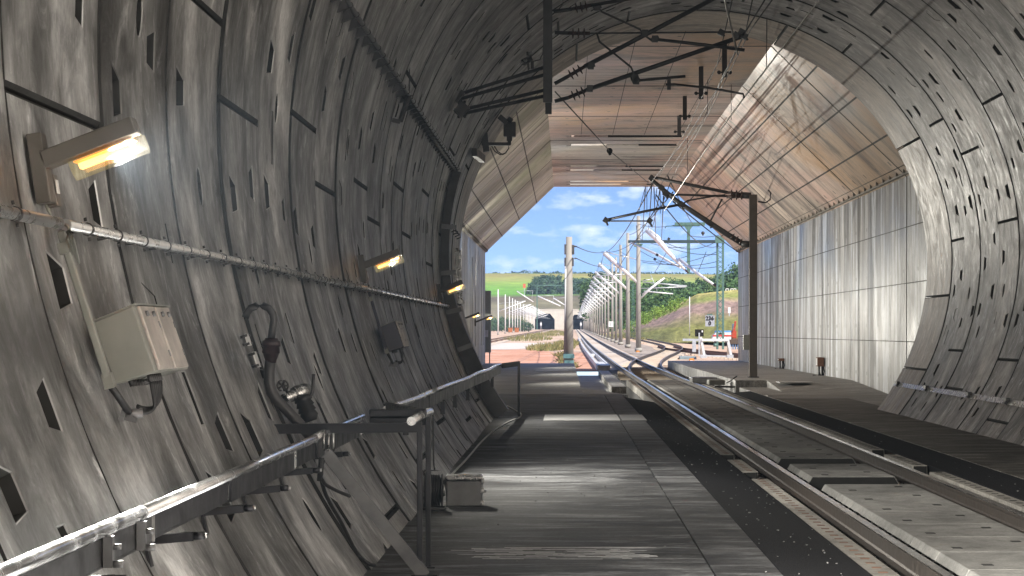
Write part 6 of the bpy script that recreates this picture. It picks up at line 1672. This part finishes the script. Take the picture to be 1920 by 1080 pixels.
# small track-side pieces
org = plain('orange_marker', (0.65, 0.22, 0.03), .6)
for i, (px, py, Y, lab) in enumerate(((1196, 661, 212, 'orange marker block at the foot of the nearest concrete mast'), (1277, 688, 128, 'orange marker block beside the curved rails, nearest of the three on the right'), (1297, 674, 152, 'orange marker block beside the siding rail'))):
    z = -0.28
    t_ = thing('marker_block', lab, 'marker', P(px, py, Y)); p = P(px, py, Y)
    mb = MB(); mb.prism([(p.x - .17, Y, z), (p.x + .17, Y, z), (p.x + .13, Y, z + .3), (p.x - .13, Y, z + .3)], (0, .3, 0)); build('block', mb, org, t_, bevel=.02)
    mb = MB(); mb.box((p.x, Y - .006, z + .15), (.2, .012, .07)); build('reflector', mb, M['white_paint'], t_)
for i, (px, py, Y, wd, lab) in enumerate(((1281, 683, 132, 1.0, 'blue grey point motor cover between the rails and the platform'), (1290, 662, 168, 1.1, 'blue grey point motor cover beside the siding rails'), (1253, 648, 260, 1.0, 'low blue grey cover beyond the branch track'))):
    p = P(px, py, Y); t_ = thing('motor_cover', lab, 'point motor', (p.x, Y, -.28))
    mb = MB(); mb.span((p.x - wd / 2, Y, -.28), (p.x + wd / 2, Y + 1.2, -.02)); build('cover', mb, plain('blue_grey_paint', (0.2, 0.26, 0.28), .5), t_, bevel=.05)
    mb = MB(); mb.tube([(p.x - wd / 2 - .5, Y + .5, -.18), (p.x - wd / 2, Y + .5, -.18)], .04, 8); build('rod', mb, M['rust'], t_)
p = P(1313, 700, 118); t_ = thing('marker_post', 'short rusty post at the corner of the right platform', 'post', (p.x, 118, -.3)); mb = MB(); mb.bar((p.x, 118, -.3), (p.x, 118, P(0, 683, 118).z), .28, .2, (0, 1, 0)); mb.box((p.x, 118, P(0, 683, 118).z), (.34, .26, .06)); build('post', mb, M['rust'], t_)
ob = thing('orange_drum', 'orange drums near the left row of masts', 'drum', P(967, 634, 560)); bpy.data.objects.remove(ob)
for i, (px, wd) in enumerate(((957, 9), (969, 9))):
    t_ = thing('orange_skip', ('left' if i == 0 else 'right') + ' one of two orange skips among the far left masts', 'skip', P(px, 624, 620))
    mb = MB(); a, bq = P(px - wd / 2, 614, 620), P(px + wd / 2, 623, 620); mb.prism([(a.x, 620, a.z), (bq.x, 620, a.z), (bq.x - .15, 620, bq.z), (a.x + .15, 620, bq.z)], (0, 1.5, 0)); build('bin', mb, plain('orange_paint', (0.38, 0.13, 0.05), .6), t_)
    mb = MB(); mb.span((a.x - .03, 619.97, a.z - .12), (bq.x + .03, 621.5, a.z)); build('rim', mb, M['rust'], t_)
t_ = thing('orange_sign', 'small orange square sign on the far slope above the left portal', 'sign', P(983, 552, 1640)); mb = MB(); mb.span(P(980.6, 532, 1640), P(985.8, 540, 1640) + Vector((0, .2, 0))); build('board', mb, plain('orange_sign_paint', (0.7, 0.16, 0.06), .5), t_)
mb = MB(); mb.bar(P(983.2, 540, 1640.1), P(983.2, 556, 1640.1), .3, .3, (0, 1, 0)); build('post', mb, M['tube_grey'], t_)
nb = thing('number_board', 'small white number board on the fifth mast of the right row', 'sign', P(1145.5, 612, 351)); mb = MB(); mb.span(P(1141, 602.5, 351), P(1150, 613, 351) + Vector((0, .05, 0))); build('board', mb, M['white_paint'], nb); mb = MB(); mb.span(P(1145.2, 604, 350.97), P(1145.9, 611, 350.97) + Vector((0, .02, 0))); build('mark', mb, M['black'], nb)
# ================================================================ the far portals
FY = 1585
M['portal'] = plain('pale_portal_concrete', (0.62, 0.56, 0.47), .8, 0, .12, .3)
fp = thing('far_portal', 'pale concrete double tunnel portal at the foot of the far hill', 'tunnel portal', (0, FY, gz(FY) - .3))
zb = gz(FY) - .3
def Q(px, py): return P(px, py, FY)
op1 = [(1003, 618), (1003, 598), (1010, 589), (1031, 588), (1040, 599), (1040, 618)]
op2 = [(1071, 618), (1071, 598), (1077, 590), (1089, 590), (1096, 598), (1096, 618)]
mb = MB()
def pier(loop): mb.prism([Q(*q) for q in loop], (0, 1.2, 0))
pier([(985, 620), (985, 588), (1003, 588), (1003, 620)]); pier([(985, 588), (985, 581), (1115, 581), (1115, 588)])
pier([(1003, 588), (1010, 588), (1010, 589), (1003, 598)]); pier([(1031, 588), (1040, 588), (1040, 599)])
pier([(1040, 620), (1040, 588), (1071, 588), (1071, 620)])
pier([(1071, 588), (1077, 588), (1077, 590), (1071, 598)]); pier([(1077, 588), (1089, 588), (1089, 590), (1077, 590)]); pier([(1089, 588), (1096, 588), (1096, 598), (1089, 590)]); pier([(1096, 620), (1096, 588), (1115, 588), (1115, 620)])
build('head_wall', mb, M['portal'], fp)
mb = MB(); mb.span(Q(983, 579.5), Q(1117, 581.5) + Vector((0, 1.6, 0)) - Vector((0, .6, 0))); build('coping', mb, M['portal'], fp)
for op in (op1, op2):
    mb = MB(); n = len(op); vs = [Q(*q) + Vector((0, 1.2, 0)) for q in op] + [Q(*q) + Vector((0, 45, 0)) for q in op]
    mb.add(vs, [(i, i + 1, n + i + 1, n + i) for i in range(n - 1)] + [tuple(range(n, 2 * n))]); build('bore', mb, M['seal'], fp, fix=False)
for (px, w_) in ((1016, 5), (1088, 4)):
    mb = MB(); mb.tube([Q(px, 618) - Vector((0, 60, 0)), Q(px, 604) - Vector((0, 60, 0))], .15, 8); mb.span(Q(px - 1.5, 606) - Vector((0, 60, 0)), Q(px + 1.5, 611) - Vector((0, 59.8, 0)))
    t_ = tag(build('signal_post', mb, M['white_paint']), 'white signal post before the %s far portal' % ('left' if px < 1050 else 'right'), 'signal')
# ================================================================ wires outside
def span(a, bq, sag, r, label, grp, mat='dark_steel', n=10):
    a, bq = Vector(a), Vector(bq); mb = MB()
    mb.tube([a.lerp(bq, i / n) - Vector((0, 0, sag * 4 * (i / n) * (1 - i / n))) for i in range(n + 1)], r, 5)
    return tag(build('overhead_wire', mb, M[mat]), label, 'overhead wire', grp)
yy = [79] + ysm
for a, bq in zip(yy, yy[1:]):
    if a > 700: break
    tx0, tx1 = TC + tshift(a), TC + tshift(bq)
    za, zb_ = (5.1 if a > 100 else 5.1), 5.4
    span((tx0 - (0.5 if a < 100 else 0), a, 5.35 + gz(a)), (tx1 + .3, bq, 5.4 + gz(bq)), 0.02, 0.018, 'contact wire over the sunlit main track', 'contact wire spans outside')
    span((tx0 - (0.6 if a < 100 else .1), a, (6.1 if a < 100 else 7.9) + gz(a)), (tx1 - .1, bq, 7.9 + gz(bq)), 0.5, 0.02, 'sagging messenger wire over the sunlit main track', 'messenger wire spans outside')
    for k in range(1, 4):
        u = k / 4; y = a + (bq - a) * u; zc = 5.37 + gz(y); zm = (6.1 if a < 100 else 7.9) + ((7.9) - (6.1 if a < 100 else 7.9)) * u - 0.5 * 4 * u * (1 - u) + gz(y); x = tx0 + (tx1 - tx0) * u - .1
        if a < 330: span((x, y, zc), (x - .1, y, zm), 0, 0.012, 'thin vertical dropper between contact and messenger wire outside', 'droppers outside', n=1)
for i, (a, bq, sag) in enumerate((((1080, 462, 125), (1130, 473, 215), .15), ((1080, 484, 125), (1128, 500, 254), .1), ((1222, 341, 79), (1216, 430, 200), .2), ((1238, 352, 79), (1222, 428, 200), .2), ((1252, 330, 79), (1300, 422, 199), .1), ((1262, 378, 79), (1386, 474, 123.5), .05),
                                ((1216, 430, 200), (1345, 452, 190), 1.0), ((1128, 472, 215), (1213, 430, 200), .6), ((1196, 446, 215), (1290, 463, 200), .3), ((1254, 464, 200), (1346, 477, 190), .2), ((1204, 491, 215), (1345, 472, 190), .5), ((1230, 492, 205), (1346, 490, 190), .3), ((1254, 465, 200), (1228, 510, 215), .05), ((1324, 472, 192), (1308, 512, 194), .02), ((1290, 441, 199), (1380, 430, 170), .3), ((1210, 350, 90), (1204, 452, 210), .1), ((1226, 352, 90), (1230, 450, 205), .1), ((1244, 368, 85), (1240, 452, 205), .1), ((1200, 470, 215), (1346, 500, 190), .6), ((1160, 470, 290), (1290, 480, 200), .8), ((1130, 476, 215), (1200, 520, 254), .4), ((1262, 360, 82), (1180, 440, 250), .3), ((1230, 365, 82), (1344, 462, 190), .6), ((1197, 420, 215), (1265, 422, 200), .2))):
    span(P(*a), P(*bq), sag, 0.022, 'thin dark wire in the tangle of lines round the green beam and hall mouth', 'tangled wires at the hall mouth')
mb = MB(); mb.sphere(P(1318, 437, 185), 0.13, 10, 7); mb.tube([P(1318, 439, 185), P(1318, 442, 185)], .05, 6); tag(build('wire_weight', mb, M['dark_steel']), 'small dark round weight on the wire right of the green T post', 'weight')
# ================================================================ the air
m = bpy.data.materials.new('haze_air'); m.use_nodes = True; t = m.node_tree
for nn in list(t.nodes):
    if nn.type != 'OUTPUT_MATERIAL': t.nodes.remove(nn)
pv = N(t, 'ShaderNodeVolumePrincipled'); pv.inputs['Color'].default_value = (0.62, 0.78, 1.0, 1); pv.inputs['Density'].default_value = 0.00008
L(t, pv, 0, [q for q in t.nodes if q.type == 'OUTPUT_MATERIAL'][0], 'Volume')
mb = MB(); mb.span((-4100, -440, -3.5), (4100, 9100, 110))
tag(build('haze', mb, m), kind='stuff')
